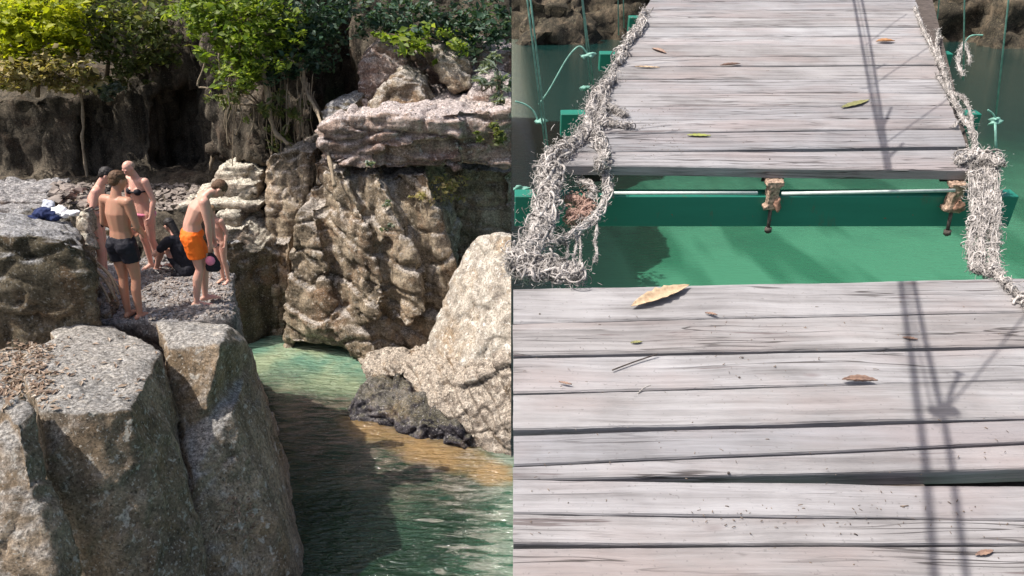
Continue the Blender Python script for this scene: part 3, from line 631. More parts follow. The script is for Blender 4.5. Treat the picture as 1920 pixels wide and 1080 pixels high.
def knotty(pts, r, n, scale=.03, rad=.0045):
    """loops of loose rope around a path"""
    pts = spline(pts, 12); out = []; L = len(pts); ph = rng.uniform(0, 50)
    lum = 1.0 + 1.1 * pn(np.stack([np.arange(L) * .21 + ph, np.full(L, .5), np.full(L, .5)], 1))
    for k in range(n):
        i = int(rng.integers(L)); lm = max(.3, lum[i])
        c = pts[i] + Vector(rng.normal(size=3)) * r * .55 * lm
        ax = Vector(rng.normal(size=3)).normalized(); u = ax.orthogonal().normalized(); v = ax.cross(u); a0 = rng.uniform(0, 6); sp = rng.uniform(2.5, 6.5); s = scale * rng.uniform(.35, 1.0)
        q = [c + (u * math.cos(a0 + sp * j / 9) + v * math.sin(a0 + sp * j / 9)) * s + ax * s * .12 * j for j in range(10)]
        out.append((q, rad * rng.uniform(.5, 1.5)))
    return out
def rope_obj(px, off, r, strands=3, turns=8, nf=200, nk=20, ln=.04, ks=.03, kr=.0045, m=None, name='frayed_rope', fr=.0011):
    pts = [deck(x, y, o) for (x, y), o in zip(px, off if isinstance(off, (list, tuple)) else [off] * len(px))]
    thin = px[0][0] > 1700 and px[0][1] < 290
    if thin: r *= .6; nf = int(nf * .5); nk = int(nk * .5); ks *= .6
    else: r *= .85
    sp = spline(pts, 14); L = len(sp); P = []
    for q in range(strands * 3 + 2):                       # loose yarns wandering along the rope
        o1 = rng.uniform(0, 90); nz = pn(np.concatenate([np.stack([np.arange(L) * .16 + o1, np.full(L, c_ + .5), np.full(L, q * 1.7)], 1) for c_ in range(3)])).reshape(3, L)
        i0 = int(rng.integers(0, max(1, L // 4))); i1 = L - int(rng.integers(0, max(1, L // 4)))
        P.append(([sp[i] + Vector(nz[:, i]) * r * 2.1 for i in range(i0, i1)], [max(.0012, r * .17 * (1 + .8 * nz[0, i])) for i in range(i0, i1)]))
    P += rope_paths(pts, r * .7, 3, turns, wob=.5) + knotty(pts, r * .9, int(nk * .55), ks * .7, min(kr, .0045) * .55)
    me1 = tubes(P, 6); me2 = tubes(fray(pts, r * 1.3, int(nf * 1.6), ln * .55, fr * .45), 3)
    bm = bmesh.new(); bm.from_mesh(me1); bm.from_mesh(me2); me = bpy.data.meshes.new('rope'); bm.to_mesh(me); bm.free()
    return link(name, me, m or M_rope, bridge)
# left edge, from far to near
rope_obj([(1208, 20), (1196, 60), (1168, 92), (1160, 118)], .01, .022, nf=700, nk=110, turns=10, ks=.035, kr=.005, fr=.0017)
rope_obj([(1182, 60), (1172, 96), (1150, 128), (1146, 150)], .005, .016, nf=300, nk=40, turns=8, fr=.0017)
rope_obj([(1150, 150), (1128, 168), (1112, 200), (1100, 240), (1084, 262), (1052, 288)], .01, .024, strands=4, nf=1300, nk=190, turns=12, ks=.032, kr=.005, fr=.0015)
rope_obj([(1128, 166), (1132, 205), (1118, 250), (1132, 282), (1128, 312)], .015, .016, nf=700, nk=110, turns=9, fr=.0014)
rope_obj([(1130, 190), (1152, 206), (1172, 214)], .012, .010, nf=200, nk=22, turns=5, fr=.0014)
rope_obj([(1120, 222), (1150, 232), (1182, 236)], .012, .010, nf=220, nk=22, turns=5, fr=.0014)
rope_obj([(1058, 286), (1034, 300), (1024, 330), (1020, 375), (1008, 430), (992, 470)], [.01, .0, -.02, -.04, -.03, 0], .030, strands=5, nf=1700, nk=240, turns=11, ks=.034, kr=.0048, fr=.0013)
rope_obj([(1046, 300), (1040, 350), (1030, 410), (1004, 462)], [0, -.02, -.03, 0], .020, strands=4, nf=800, nk=100, turns=9, fr=.0013)
rope_obj([(1122, 300), (1138, 335), (1136, 372), (1112, 410), (1070, 442), (1030, 458), (996, 482)], [0, -.03, -.05, -.05, -.04, -.02, 0], .014, strands=3, nf=800, nk=90, turns=12, ks=.022, kr=.004, fr=.0012)
rope_obj([(1082, 338), (1100, 344), (1112, 356), (1106, 372)], [-.06] * 4, .013, nf=150, nk=30, turns=5, fr=.0012)
rope_obj([(1064, 372), (1090, 378), (1104, 392), (1084, 404), (1066, 398)], [-.08] * 5, .018, nf=300, nk=110, turns=7, ks=.025, m=M_ropeb, fr=.0012)
rope_obj([(1070, 418), (1090, 408), (1108, 398)], [-.07] * 3, .012, nf=120, nk=30, turns=4, m=M_ropeb, fr=.0012)
rope_obj([(962, 478), (990, 486), (1030, 496), (1060, 505), (1084, 515)], .022, .020, strands=4, nf=1300, nk=240, turns=8, ks=.030, kr=.0045, fr=.0011)
rope_obj([(962, 500), (1000, 508), (1050, 512)], .012, .018, strands=4, nf=700, nk=150, turns=7, ks=.030, kr=.0045, fr=.0011)
for (x, y0, y1) in [(1078, 436, 482), (1086, 440, 505), (1116, 405, 455), (1116, 455, 492), (1062, 450, 490)]:
    rope_obj([(x, y0), (x + 3, (y0 + y1) / 2), (x - 2, y1)], -.05, .003, strands=2, nf=70, nk=6, turns=4, ks=.010, kr=.0018, ln=.022, fr=.0009)
# right edge
rope_obj([(1716, 15), (1728, 50), (1748, 90), (1764, 120), (1776, 160)], .01, .012, nf=700, nk=80, turns=14, ks=.028, fr=.0016)
rope_obj([(1760, 55), (1756, 90), (1770, 130), (1782, 175), (1800, 210), (1824, 250), (1832, 290)], .01, .012, nf=900, nk=110, turns=16, ks=.028, kr=.004, fr=.0015)
rope_obj([(1756, 140), (1778, 170), (1808, 185), (1822, 225), (1826, 262)], .012, .008, nf=500, nk=50, turns=12, ks=.024, kr=.0035, fr=.0013)
rope_obj([(1790, 236), (1808, 222), (1824, 250)], .012, .006, nf=120, nk=12, turns=6, ks=.02, kr=.003, fr=.0013)
for k in range(5):
    x = 1822 + k * 11
    rope_obj([(1808 + k * 12, 298 + (k % 2) * 6), (x, 330), (x + 4, 400), (x - 2 + (k % 2) * 8, 455), (x + 3, 505 + k * 3)], [.01, -.01, -.03, -.02, .0], .010, strands=3, nf=650, nk=60, turns=14, ks=.022, kr=.0034, fr=.0012)
rope_obj([(1800, 300), (1826, 288), (1852, 296), (1872, 306)], .02, .018, nf=600, nk=110, turns=5, ks=.028, kr=.004, fr=.0013)
rope_obj([(1860, 502), (1880, 526), (1908, 552), (1935, 580)], .012, .006, nf=300, nk=30, turns=8, ks=.024, kr=.004, fr=.0010)

# ---- hand cables, hangers, wires
AX = SUND.dot(DN)
def lift(px, py, h): return deck(px, py) + SUND * (h / AX)
cabA = [lift(x, y, 1.16) for x, y in [(1597, -20), (1612, 60), (1638, 200), (1662, 312), (1690, 530), (1712, 690), (1736, 880), (1752, 1080), (1764, 1250)]]
cabB = [lift(x, y, 1.10) for x, y in [(1612, -20), (1628, 60), (1650, 200), (1668, 312), (1713, 530), (1740, 660), (1772, 800), (1792, 930), (1812, 1080), (1830, 1250)]]
cabC = [lift(x, y, 1.12) for x, y in [(1604, -20), (1620, 60), (1644, 200), (1666, 312), (1702, 530), (1724, 660), (1756, 800)]]
link('handrail_cable', tubes([(spline(cabA, 10), .0075)], 8), M_cable, bridge)
link('handrail_cable', tubes([(spline(cabB, 10), .0065)], 8), M_cable, bridge)
link('handrail_cable', tubes([(spline(cabC, 10), .0022)], 6), M_cable, bridge)
k0 = lift(1772, 775, 1.09)
link('cable_clamp', tubes([([k0 - Vector((.022, 0, 0)), k0 + Vector((.022, .004, 0))], .016), ([k0, k0 + (lift(1797, 700, 1.05) - k0)], .005), ([lift(1790, 696, 1.05), lift(1806, 702, 1.05)], .006)], 8), M_cable, bridge)
for (sx, sy, bx, by) in [(1772, 775, 1925, 590), (1662, 268, 1782, 182), (1636, 160, 1742, 88), (1622, 84, 1700, 26)]:
    link('shadow_wire', tubes([([lift(sx, sy, 1.10), lift(bx, by, 1.16)], .0026)], 6), M_gwire, bridge)  # unseen wires added overhead to cast the hangers' thin shadows on the planks
for (x, y, x2, y2) in [(1660, 300, 1694, 268), (1652, 245, 1672, 200), (1636, 165, 1612, 166), (1640, 130, 1660, 120)]:
    link('cable_clamp', tubes([([lift(x, y, 1.12), lift(x2, y2, 1.09)], [.008, .004])], 6), M_cable, bridge)
def wire(px, name='hanger_wire', r=.0032, off=-.06, m=None):
    pts = [deck(x, y, off) for x, y in px]
    return link(name, tubes([(spline(pts, 8), r)], 6), m or M_gwire, bridge)
def upwire(x0, y0, x1, y1, off=-.08, r=.0032, h=1.2, m=None, nm='hanger_wire'):
    """wire that starts at a deck-level point and rises so that it runs towards the given pixel"""
    a = deck(x0, y0, off); Y = a.y
    b = at(x1, y1, Y); d = (b - a).normalized()
    return link(nm, tubes([([a, a + d * h], r)], 6), m or M_gwire, bridge), a, d
upwire(1032, 318, 998, 27); upwire(1026, 306, 992, 27)
upwire(1108, 168, 1094, 27); upwire(1113, 160, 1096, 27); upwire(1160, 66, 1159, 10, h=1.1); upwire(1170, 52, 1169, 10, h=1.1)
upwire(1868, 302, 1866, 228, h=.14, r=.004); upwire(1866, 226, 1888, 27); upwire(1806, 150, 1808, 27); upwire(1756, 50, 1760, 10, h=1.0)
def arc(pp, Y0, r=.0036): 
    pts = [at(x, y, Y0) for x, y in pp]
    return link('tie_rod', tubes([(spline(pts, 8), r)], 6), M_gwire, bridge)
Y1 = deck(1010, 225, -.05).y; Y2 = deck(1100, 100, -.05).y
arc([(1010, 196), (1030, 168), (1060, 115), (1078, 92), (1090, 88), (1104, 104)], Y1 + .25)
arc([(966, 190), (985, 196), (1000, 208), (1008, 224)], Y1)
arc([(1808, 82), (1816, 70), (1826, 66), (1843, 66)], Y2 + .1)
arc([(1852, 206), (1862, 214), (1868, 226)], Y1 + .05)
for (x, y, Y0) in [(1014, 226, Y1), (1104, 102, Y1 + .25), (1868, 228, Y1 + .05), (976, 355, Y1 - .3), (1098, 165, Y2)]:
    link('wire_clamp', lump(at(x, y, Y0), (.028, .02, .016), 4, .004, 4), M_gwire, bridge)
rope_obj([(1806, 82), (1798, 100), (1797, 122), (1806, 140)], .05, .008, nf=260, nk=24, turns=6, ks=.02, kr=.003, fr=.0014)
rope_obj([(1808, 82), (1817, 102), (1818, 118)], .05, .006, nf=160, nk=14, turns=6, ks=.02, kr=.003, fr=.0014)

# ---- nails
for (x, y) in [(1448, 177), (1443, 299), (1438, 232), (1402, 603.5 + 8), (1394, 645), (1392, 672), (1386, 709), (1388, 745), (1378, 782), (1372, 820), (1366, 888), (1358, 916), (1341, 1038), (1352, 958), (1789, 308), (1795, 304), (1100, 300), (1850, 560), (1012, 590), (1880, 1000)]:
    p = deck(x, y, -.002)
    link('nail', tubes([([p, p + DN * .0028], .0024)], 8), M_stringer, bridge, smooth=False)

# ------------------------------------------------------------------ leaves and twigs on the deck
def leaf_mat(name, c, c2):
    m, n, l, b = newmat(name); t = NT(m); tc = t.add('ShaderNodeTexCoord').outputs['Object']
    f = t.noise(tc, 90, 4, .6)
    l.new(t.mix(t.ramp(f, [(.35, 0.), (.65, 1.)]), c, c2), b.inputs['Base Color']); b.inputs['Roughness'].default_value = .6
    return m
def deck_leaf(A, B, wpx, m, label, curl=.6, lift_=.004, seed=0, group='fallen leaves on the bridge planks', jag=0.0):
    a = deck(*A, .003); b_ = deck(*B, .003); ax = (b_ - a); L = ax.length; ax.normalize(); side = DN.cross(ax); wd = wpx / FPX * (a - CAM).length
    V = []; F = []; NX, NY = 14, 6
    for i in range(NX + 1):
        s = i / NX; wid = wd * .5 * (math.sin(math.pi * min(1, s * 1.02)) ** .75 + .02) * (1 + jag * math.sin(s * 40 + seed))
        for j in range(NY + 1):
            q = (j / NY - .5) * 2
            hgt = lift_ * .4 + .6 * curl * wid * (abs(q) ** 1.6) + .10 * curl * L * (s - .5) ** 2 + .0012 * math.sin(s * 30 + q * 5 + seed)
            V.append(a + ax * (s * L) + side * q * wid * (1 - .25 * curl * abs(q)) + DN * hgt)
    for i in range(NX):
        for j in range(NY):
            k = i * (NY + 1) + j; F.append((k, k + 1, k + NY + 2, k + NY + 1))
    me = mesh_from(V, F)
    o = bpy.data.objects.new('t', me); COL.objects.link(o); md = o.modifiers.new('s', 'SOLIDIFY'); md.thickness = .0009
    dg = bpy.context.evaluated_depsgraph_get(); dg.update(); me2 = bpy.data.meshes.new_from_object(o.evaluated_get(dg)); bpy.data.objects.remove(o)
    return tag(link('leaf', me2, m, loc=a), label, 'leaf', group)
LM = {'tan': leaf_mat('tan_leaf', (.56, .42, .27), (.38, .27, .17)), 'brown': leaf_mat('brown_leaf', (.16, .10, .08), (.28, .18, .13)), 'orange': leaf_mat('orange_leaf', (.42, .22, .10), (.30, .15, .07)),
      'olive': leaf_mat('olive_leaf', (.16, .16, .06), (.25, .24, .10)), 'yellow': leaf_mat('yellow_green_leaf', (.30, .32, .08), (.22, .24, .07))}
deck_leaf((1222, 92), (1249, 101), 13, LM['brown'], 'small dark brown curled leaf near the far left of the bridge', .9, seed=1)
deck_leaf((1190, 126), (1237, 128), 7, LM['tan'], 'thin pale curled leaf lying just below the dark brown leaf at far left', .8, seed=2)
deck_leaf((1350, 124), (1388, 121), 9, LM['brown'], 'small curled grey-brown leaf in the middle of the far deck', 1.2, seed=3)
deck_leaf((1642, 79), (1678, 78), 15, LM['orange'], 'orange-brown leaf right of the cable shadow on the far deck', .8, seed=4)
deck_leaf((1577, 203), (1630, 188), 15, LM['olive'], 'olive pointed leaf touching the cable shadow on the far deck', .3, seed=5)
deck_leaf((1288, 254), (1333, 255), 12, LM['yellow'], 'yellow-green oval leaf lying across a gap on the far deck', .25, seed=6)
deck_leaf((1183, 578), (1292, 538), 40, LM['tan'], 'large dry tan leaf curled over the edge of the gap', .75, .006, seed=7, jag=.12)
deck_leaf((1578, 714), (1645, 716), 20, LM['brown'], 'curled brown leaf with a lifted rim on the near deck', 1.3, seed=8)
deck_leaf((1828, 1042), (1862, 1034), 11, LM['brown'], 'small brown leaf at the bottom right of the near deck', .5, seed=9)
deck_leaf((1048, 717), (1072, 722), 6, LM['brown'], 'tiny dark leaf scrap at the left of the near deck', .6, seed=10)
deck_leaf((1322, 588), (1345, 592), 8, LM['brown'], 'tiny dark leaf scrap beside the first gap of the near deck', .9, seed=11)
deck_leaf((1182, 644), (1204, 642), 8, LM['olive'], 'small grey leaf scrap above the fallen twig', .6, seed=12)
deck_leaf((1692, 634), (1720, 638), 8, LM['brown'], 'small dark leaf scrap lying in the cable shadow on the near deck', .9, seed=13)
a = deck(1148, 694, .004); b_ = deck(1232, 664, .006)
tag(link('twig', tubes([(spline([a, a.lerp(b_, .5) + Vector((0, .002, 0)), b_], 6), .0016)], 6), M_stringer, loc=a), 'thin straight dark twig lying on the second near plank', 'twig')
a = deck(1196, 738, .004); b_ = deck(1220, 722, .008)
tag(link('twig', tubes([(spline([a, a.lerp(b_, .5) + Vector((0, .003, .002)), b_], 6), .0014)], 6), M_rope, loc=a), 'short pale twig bridging a gap between near planks', 'twig')

cr = []
for (x0, y0, x1, y1, n) in [(980, 560, 1890, 1060, 150), (1150, 60, 1800, 300, 70), (1190, 225, 1290, 292, 60), (1140, 196, 1260, 240, 50), (1330, 585, 1480, 720, 30), (1290, 940, 1890, 990, 50)]:
    for k in range(n):
        p = deck(rng.uniform(x0, x1), rng.uniform(y0, y1), .002); L_ = rng.uniform(.0015, .007) * (2.5 if rng.random() < .06 else 1); a_ = rng.uniform(0, 6.3)
        d_ = Vector((math.cos(a_), 0, 0)) + DT * math.sin(a_); cr.append(([p, p + d_ * L_ * .5 + DN * rng.uniform(0, .0015), p + d_ * L_ + Vector((0, 0, .0005))], rng.uniform(.0003, .0009)))
tag(link('debris', tubes(cr, 4), simple_mat('grit_and_fibres', (.17, .13, .10), .9, .2, .7, 60), loc=deck(1430, 700)), 'crumbs, grit and bits of rope fibre strewn over the planks', 'debris', kind='stuff')

# ------------------------------------------------------------------ vegetation
def foliage_mat(name, cols, trans=.45):
    m = bpy.data.materials.new(name); m.use_nodes = True; n = m.node_tree.nodes; l = m.node_tree.links; t = NT(m)
    b = n['Principled BSDF']; b.inputs['Roughness'].default_value = .5; b.inputs['Specular IOR Level'].default_value = .35
    r = t.add('ShaderNodeNewGeometry').outputs['Random Per Island']
    c = t.ramp(r, [(i / (len(cols) - 1), q) for i, q in enumerate(cols)])
    l.new(c, b.inputs['Base Color'])
    tr = t.add('ShaderNodeBsdfTranslucent', inp={'Color': t.mix(1.0, c, (1.35, 1.35, .55), 'MULTIPLY')})
    mx = t.add('ShaderNodeMixShader', inp={0: trans}); l.new(b.outputs[0], mx.inputs[1]); l.new(tr.outputs[0], mx.inputs[2])
    l.new(mx.outputs[0], n['Material Output'].inputs[0]); return m
def leaves(clumps, size, elong=1.9, droop=0.0):
    """clumps: (centre, radii, n); folded leaves spread in clumps"""
    V = []; F = []
    C = []; 
    for c, r, n in clumps:
        ns = max(4, n // 20)
        sub = rng.normal(size=(ns, 3)); sub /= np.linalg.norm(sub, axis=1)[:, None]; sub *= rng.uniform(.1, 1.75, ns)[:, None] ** .5
        k = rng.integers(0, ns, n); pt = sub[k] + rng.normal(size=(n, 3)) * rng.uniform(.05, .26, ns)[k][:, None]
        C.append(np.array(c) + pt * np.array(r))
    C = np.concatenate(C); N = len(C)
    ax = rng.normal(size=(N, 3)); ax[:, 2] = ax[:, 2] * .5 - droop; ax /= np.linalg.norm(ax, axis=1)[:, None]
    up = rng.normal(size=(N, 3)) * .6 + np.array([0, -.2, 1.0]); sd = np.cross(ax, up); sd /= np.linalg.norm(sd, axis=1)[:, None] + 1e-9
    nn = np.cross(sd, ax); s = size * (.35 + 1.5 * rng.random(N) ** 1.6)[:, None]
    p0 = C - ax * s * .5; p2 = C + ax * s * .5 - np.array([0, 0, .12]) * s; h = s / elong * .5
    p1 = C + sd * h + nn * s * .08; p3 = C - sd * h + nn * s * .08
    V = np.stack([p0, p1, p2, p3], 1).reshape(-1, 3); V[:, 0] = np.minimum(V[:, 0], -.01)
    me = bpy.data.meshes.new('leaves'); me.vertices.add(N * 4); me.vertices.foreach_set('co', V.ravel())
    idx = np.arange(N)[:, None] * 4 + np.array([0, 1, 2, 0, 2, 3]); me.loops.add(N * 6); me.loops.foreach_set('vertex_index', idx.ravel())
    me.polygons.add(N * 2); me.polygons.foreach_set('loop_start', np.arange(N * 2) * 3); me.polygons.foreach_set('loop_total', np.full(N * 2, 3)); me.update(); return me
F_yel = foliage_mat('yellow_green_leaves', [(.30, .34, .02), (.46, .48, .03), (.20, .27, .02), (.56, .56, .06)], .5)
F_mid = foliage_mat('mid_green_leaves', [(.06, .09, .03), (.16, .20, .06), (.05, .07, .025), (.28, .28, .13)], .4)
F_brt = foliage_mat('bright_green_leaves', [(.12, .20, .03), (.24, .32, .04), (.05, .10, .02), (.36, .42, .10)], .5)
F_drk = foliage_mat('dark_blue_green_leaves', [(.03, .07, .04), (.06, .12, .07), (.02, .045, .025), (.16, .22, .17)], .3)
F_dry = foliage_mat('dry_olive_leaves', [(.34, .28, .12), (.22, .19, .07), (.50, .40, .22), (.26, .29, .07)], .35)
F_pal = foliage_mat('pale_grey_green_leaves', [(.20, .25, .20), (.32, .36, .32), (.08, .12, .07), (.14, .18, .12)], .3)
M_bark = simple_mat('tree_bark', (.15, .115, .08), .9, .2, .4, 12, .02)
M_root = simple_mat('dry_root', (.30, .24, .17), .9, .2, .35, 20, .01)
def cl(px, py, Y, rx, ry, n, rz=None): 
    c = at(px, py, Y); return (tuple(c), (rx, ry, rz or rx * .75), n)
def plant(name, clumps, size, mat, trunk, label, cat, group=None, elong=1.9, droop=0., tr=.06):
    base = Vector(trunk[0][0])
    o = empty(name, base, label, cat, group)
    paths = []
    for k, tp in enumerate(trunk):
        p = spline([Vector(q) for q in tp], 6); n = len(p)
        paths.append((p, [max(.006, (tr if k == 0 else tr * .5) * (1 - .75 * i / n)) for i in range(n)]))
    # twigs out to the clumps
    top = Vector(trunk[0][-1])
    for c, r, n in clumps:
        c = Vector(c); m = top.lerp(c, .5) + Vector(rng.normal(size=3)) * .12
        p = spline([top, m, c], 5); paths.append((p, [max(.005, tr * .35 * (1 - .7 * i / len(p))) for i in range(len(p))]))
    link('trunk', tubes(paths, 7), M_bark, o)
    link('crown', leaves(clumps, size, elong, droop), mat, o, smooth=False)
    return o
plant('bush', [cl(60, 45, 18.4, .7, .5, 1400), cl(118, 25, 18.6, .7, .5, 1200), cl(30, 78, 18.2, .5, .35, 800), cl(118, 70, 18.3, .45, .35, 750), cl(20, 20, 18.8, .7, .6, 900), cl(-40, 50, 18.6, .8, .5, 700)], .15, F_yel,
      [[at(70, 160, 18.8), at(76, 110, 18.6), at(80, 70, 18.5)]], 'bright yellow-green bush glowing in the sun at the top left', 'bush', 'bushes above the shaded wall')
plant('bush', [cl(190, 50, 19.0, .7, .6, 480), cl(175, 85, 18.8, .5, .4, 240), cl(240, 40, 19.2, .8, .6, 560), cl(215, 10, 19.6, .9, .6, 600)], .14, F_mid,
      [[at(200, 150, 19.6), at(205, 100, 19.4), at(210, 70, 19.3)]], 'mid green bush just right of the yellow-green one at the top', 'bush', 'bushes above the shaded wall')
plant('bush', [cl(235, 125, 19.3, .5, .4, 420), cl(280, 70, 19.2, .8, .5, 520), cl(320, 30, 19.4, .9, .6, 700), cl(300, 100, 19.5, .4, .4, 220)], .14, F_mid,
      [[at(290, 160, 20), at(288, 110, 19.8), at(290, 80, 19.6)]], 'loose green bush above the arched recess in the wall', 'bush', 'bushes above the shaded wall')
plant('bush', [cl(30, 132, 17.9, .8, .4, 1000, .28), cl(90, 122, 18.0, .8, .4, 1000, .26), cl(140, 150, 18.4, .5, .4, 320, .2), cl(70, 160, 18.1, .9, .4, 500, .16), cl(-60, 140, 18.3, .9, .4, 400, .3)], .13, F_dry,
      [[at(70, 180, 18.5), at(72, 165, 18.4), at(75, 150, 18.4)]], 'dry olive and tan scrub draped on the rim of the shaded wall', 'bush', 'bushes above the shaded wall')
plant('bush', [cl(205, 168, 19.1, .28, .25, 110), cl(205, 176, 18.9, .18, .2, 60)], .16, F_pal, [[at(205, 195, 19.3), at(204, 182, 19.2), at(204, 172, 19.1)]], 'small whitish plant hanging on the rim of the shaded wall', 'bush', 'bushes above the shaded wall')
plant('overhanging_tree', [cl(400, 50, 15.6, .55, .5, 1100), cl(440, 90, 15.3, .5, .5, 900), cl(470, 40, 15.5, .6, .5, 1100), cl(455, 140, 15.2, .4, .4, 520), cl(380, 20, 15.8, .5, .5, 700), cl(520, 60, 15.6, .5, .5, 900), cl(480, 110, 15.3, .4, .4, 560), cl(430, -20, 15.6, .9, .6, 900)], .11, F_brt,
      [[at(590, -60, 17), at(530, 0, 16.3), at(470, 40, 15.7)]], 'bright green tree overhanging the gorge in the middle of the gorge top', 'tree', 'trees overhanging the gorge', tr=.09)
plant('overhanging_tree', [cl(560, 50, 16.1, .6, .5, 1300), cl(590, 90, 16.2, .45, .5, 800), cl(545, 110, 15.9, .45, .4, 760), cl(610, 30, 16.4, .5, .5, 900), cl(520, 130, 15.7, .3, .4, 360), cl(560, -30, 16.4, .9, .6, 900)], .11, F_drk,
      [[at(600, 215, 15.9), at(578, 170, 15.9), at(566, 120, 16.0), at(575, 60, 16.2)]], 'dark blue-green tree with a pale bent trunk beside the black cleft', 'tree', 'trees overhanging the gorge', tr=.07)
plant('hanging_shrub', [cl(450, 165, 15.5, .25, .3, 170), cl(480, 200, 15.5, .3, .3, 200), cl(540, 200, 15.8, .3, .3, 240), cl(520, 260, 15.9, .3, .3, 160), cl(405, 180, 16.6, .12, .2, 50), cl(430, 190, 16, .2, .3, 90)], .10, F_mid,
      [[at(500, 150, 16.4), at(495, 170, 16.2), at(490, 200, 15.9)]], 'sparse shrub hanging down the rock under the bright green tree', 'shrub', droop=.8)
plant('bush', [cl(735, 40, 16.8, .4, .4, 420), cl(800, 55, 16.6, .6, .4, 700), cl(870, 60, 16.6, .7, .4, 800), cl(930, 50, 16.6, .5, .4, 600), cl(840, 10, 17, 1.0, .5, 1100), cl(780, 80, 16.3, .25, .3, 160), cl(700, 20, 17, .5, .5, 500)], .12, F_drk,
      [[at(840, 150, 17.2), at(838, 90, 17), at(836, 50, 16.8)]], 'dark green bush along the top above the pinkish cliff', 'bush', 'bushes above the right cliff')
plant('bush', [cl(720, 66, 16.2, .2, .3, 120), cl(770, 78, 15.9, .35, .3, 200), cl(825, 78, 16, .4, .3, 260)], .12, F_brt,
      [[at(775, 110, 16.2), at(774, 95, 16.1), at(773, 84, 16.0)]], 'small light green shrub growing between the cliff-top boulders', 'bush', 'bushes above the right cliff')
plant('bush', [cl(925, 130, 15.2, .30, .3, 150), cl(938, 160, 15.1, .25, .3, 120), cl(905, 150, 15.2, .2, .3, 60), cl(930, 195, 15.0, .2, .2, 60)], .17, F_pal,
      [[at(936, 206, 15.4), at(934, 180, 15.3), at(930, 150, 15.2)]], 'silvery long-leaved shrub at the right end of the cliff top', 'bush', 'bushes above the right cliff', elong=3.2)
plant('bush', [cl(915, 248, 14.2, .25, .2, 90), cl(938, 245, 14.2, .2, .2, 80)], .10, F_mid, [[at(930, 262, 14.5), at(928, 255, 14.4), at(926, 250, 14.3)]], 'small green plant sprouting from the face of the upper rock bed', 'bush', 'plants on the cliff face')
for k, (x, y, lb) in enumerate([(695, 300, 'tiny pale plant in the crack below the upper rock bed'), (722, 388, 'tiny pale plant halfway down the cliff face'), (738, 428, 'lowest tiny pale plant on the cliff face')]):
    plant('bush', [cl(x, y, 13.7, .13, .12, 45)], .10, F_pal, [[at(x, y + 16, 14.2), at(x, y + 8, 14.0), at(x, y + 2, 13.8)]], lb, 'bush', 'plants on the cliff face', tr=.01)
plant('bush', [cl(830, 350, 14.4, .35, .25, 330, .22), cl(800, 370, 14.1, .25, .2, 160, .15), cl(850, 362, 14.9, .2, .2, 100)], .07, F_dry, [[at(826, 372, 14.4), at(826, 362, 14.3), at(826, 355, 14.2)]], 'golden dry tuft growing on the shaded cliff face', 'bush', 'plants on the cliff face', tr=.015)
# canopy above the frame, behind the bushes (closes the view up the slope)
cc = []
for k in range(26): cc.append((( -1 - rng.uniform(0, 19)), 22.5 + rng.uniform(-.4, 2.5), 8.0 + rng.uniform(-.8, 4)))
plant('undergrowth', [(c, (1.5, .8, 1.1), 520) for c in cc], .2, F_mid, [[Vector((-9, 24.5, 5.5)), Vector((-9, 24.2, 7)), Vector((-9, 24, 8.5))]], 'dense mixed undergrowth covering the slope at the very top of the gorge', 'undergrowth')
# roots and vines
def vine(pts, r, label, m=M_root, cat='vine'):
    p = spline(pts, 8); b = p[-1]
    q = [v + Vector(rng.normal(size=3)) * .006 for v in p]
    return tag(link('hanging_vine', tubes([(q, [r * (1 + .25 * math.sin(i)) for i in range(len(q))])], 7), m, loc=b), label, cat, 'hanging vines and roots')
vine([at(150, 165, 18.8), at(156, 220, 18.8), at(155, 270, 18.8), at(164, 340, 18.8), at(163, 400, 18.2)], .035, 'long pale vine hanging down the shaded wall above the bathers')
vine([at(396, 120, 18.5), at(398, 200, 18.5), at(402, 260, 18.5), at(394, 318, 18.5)], .04, 'vertical vine right of the arched recess')
vine([at(392, 85, 15.2), at(384, 120, 15.2), at(370, 160, 15.2), at(392, 164, 15.2), at(414, 160, 15.2)], .016, 'thin loop-shaped root hanging under the bright green tree')
vine([at(410, 100, 15.1), at(412, 140, 15.1), at(424, 160, 15.1), at(430, 195, 15.1), at(424, 215, 15.1)], .014, 'thin twisting root hanging right of the loop-shaped root')
vine([at(468, 130, 15.7), at(490, 120, 15.5), at(500, 170, 15.5), at(512, 240, 15.6), at(540, 270, 15.6)], .045, 'thick pale root running down the rock left of the dark cleft')
vine([at(566, 120, 15.8), at(572, 165, 15.8), at(584, 190, 15.6), at(600, 225, 15.0), at(618, 300, 14.2), at(628, 350, 13.9)], .035, 'grey root crossing down over the left corner of the cliff')
rts = []
for k in range(46):
    x = rng.uniform(425, 590); y = rng.uniform(110, 200); Yv = rng.uniform(15.7, 16.1); L = rng.uniform(40, 130)
    rts.append((spline([at(x, y, Yv), at(x + rng.uniform(-8, 8), y + L * .5, Yv), at(x + rng.uniform(-10, 10), y + L, Yv)], 5), rng.uniform(.006, .016)))
tag(link('root_curtain', tubes(rts, 5), M_root, loc=at(500, 250, 16)), 'tangle of thin dry roots hanging over the dark rock under the trees', 'roots', kind='stuff')

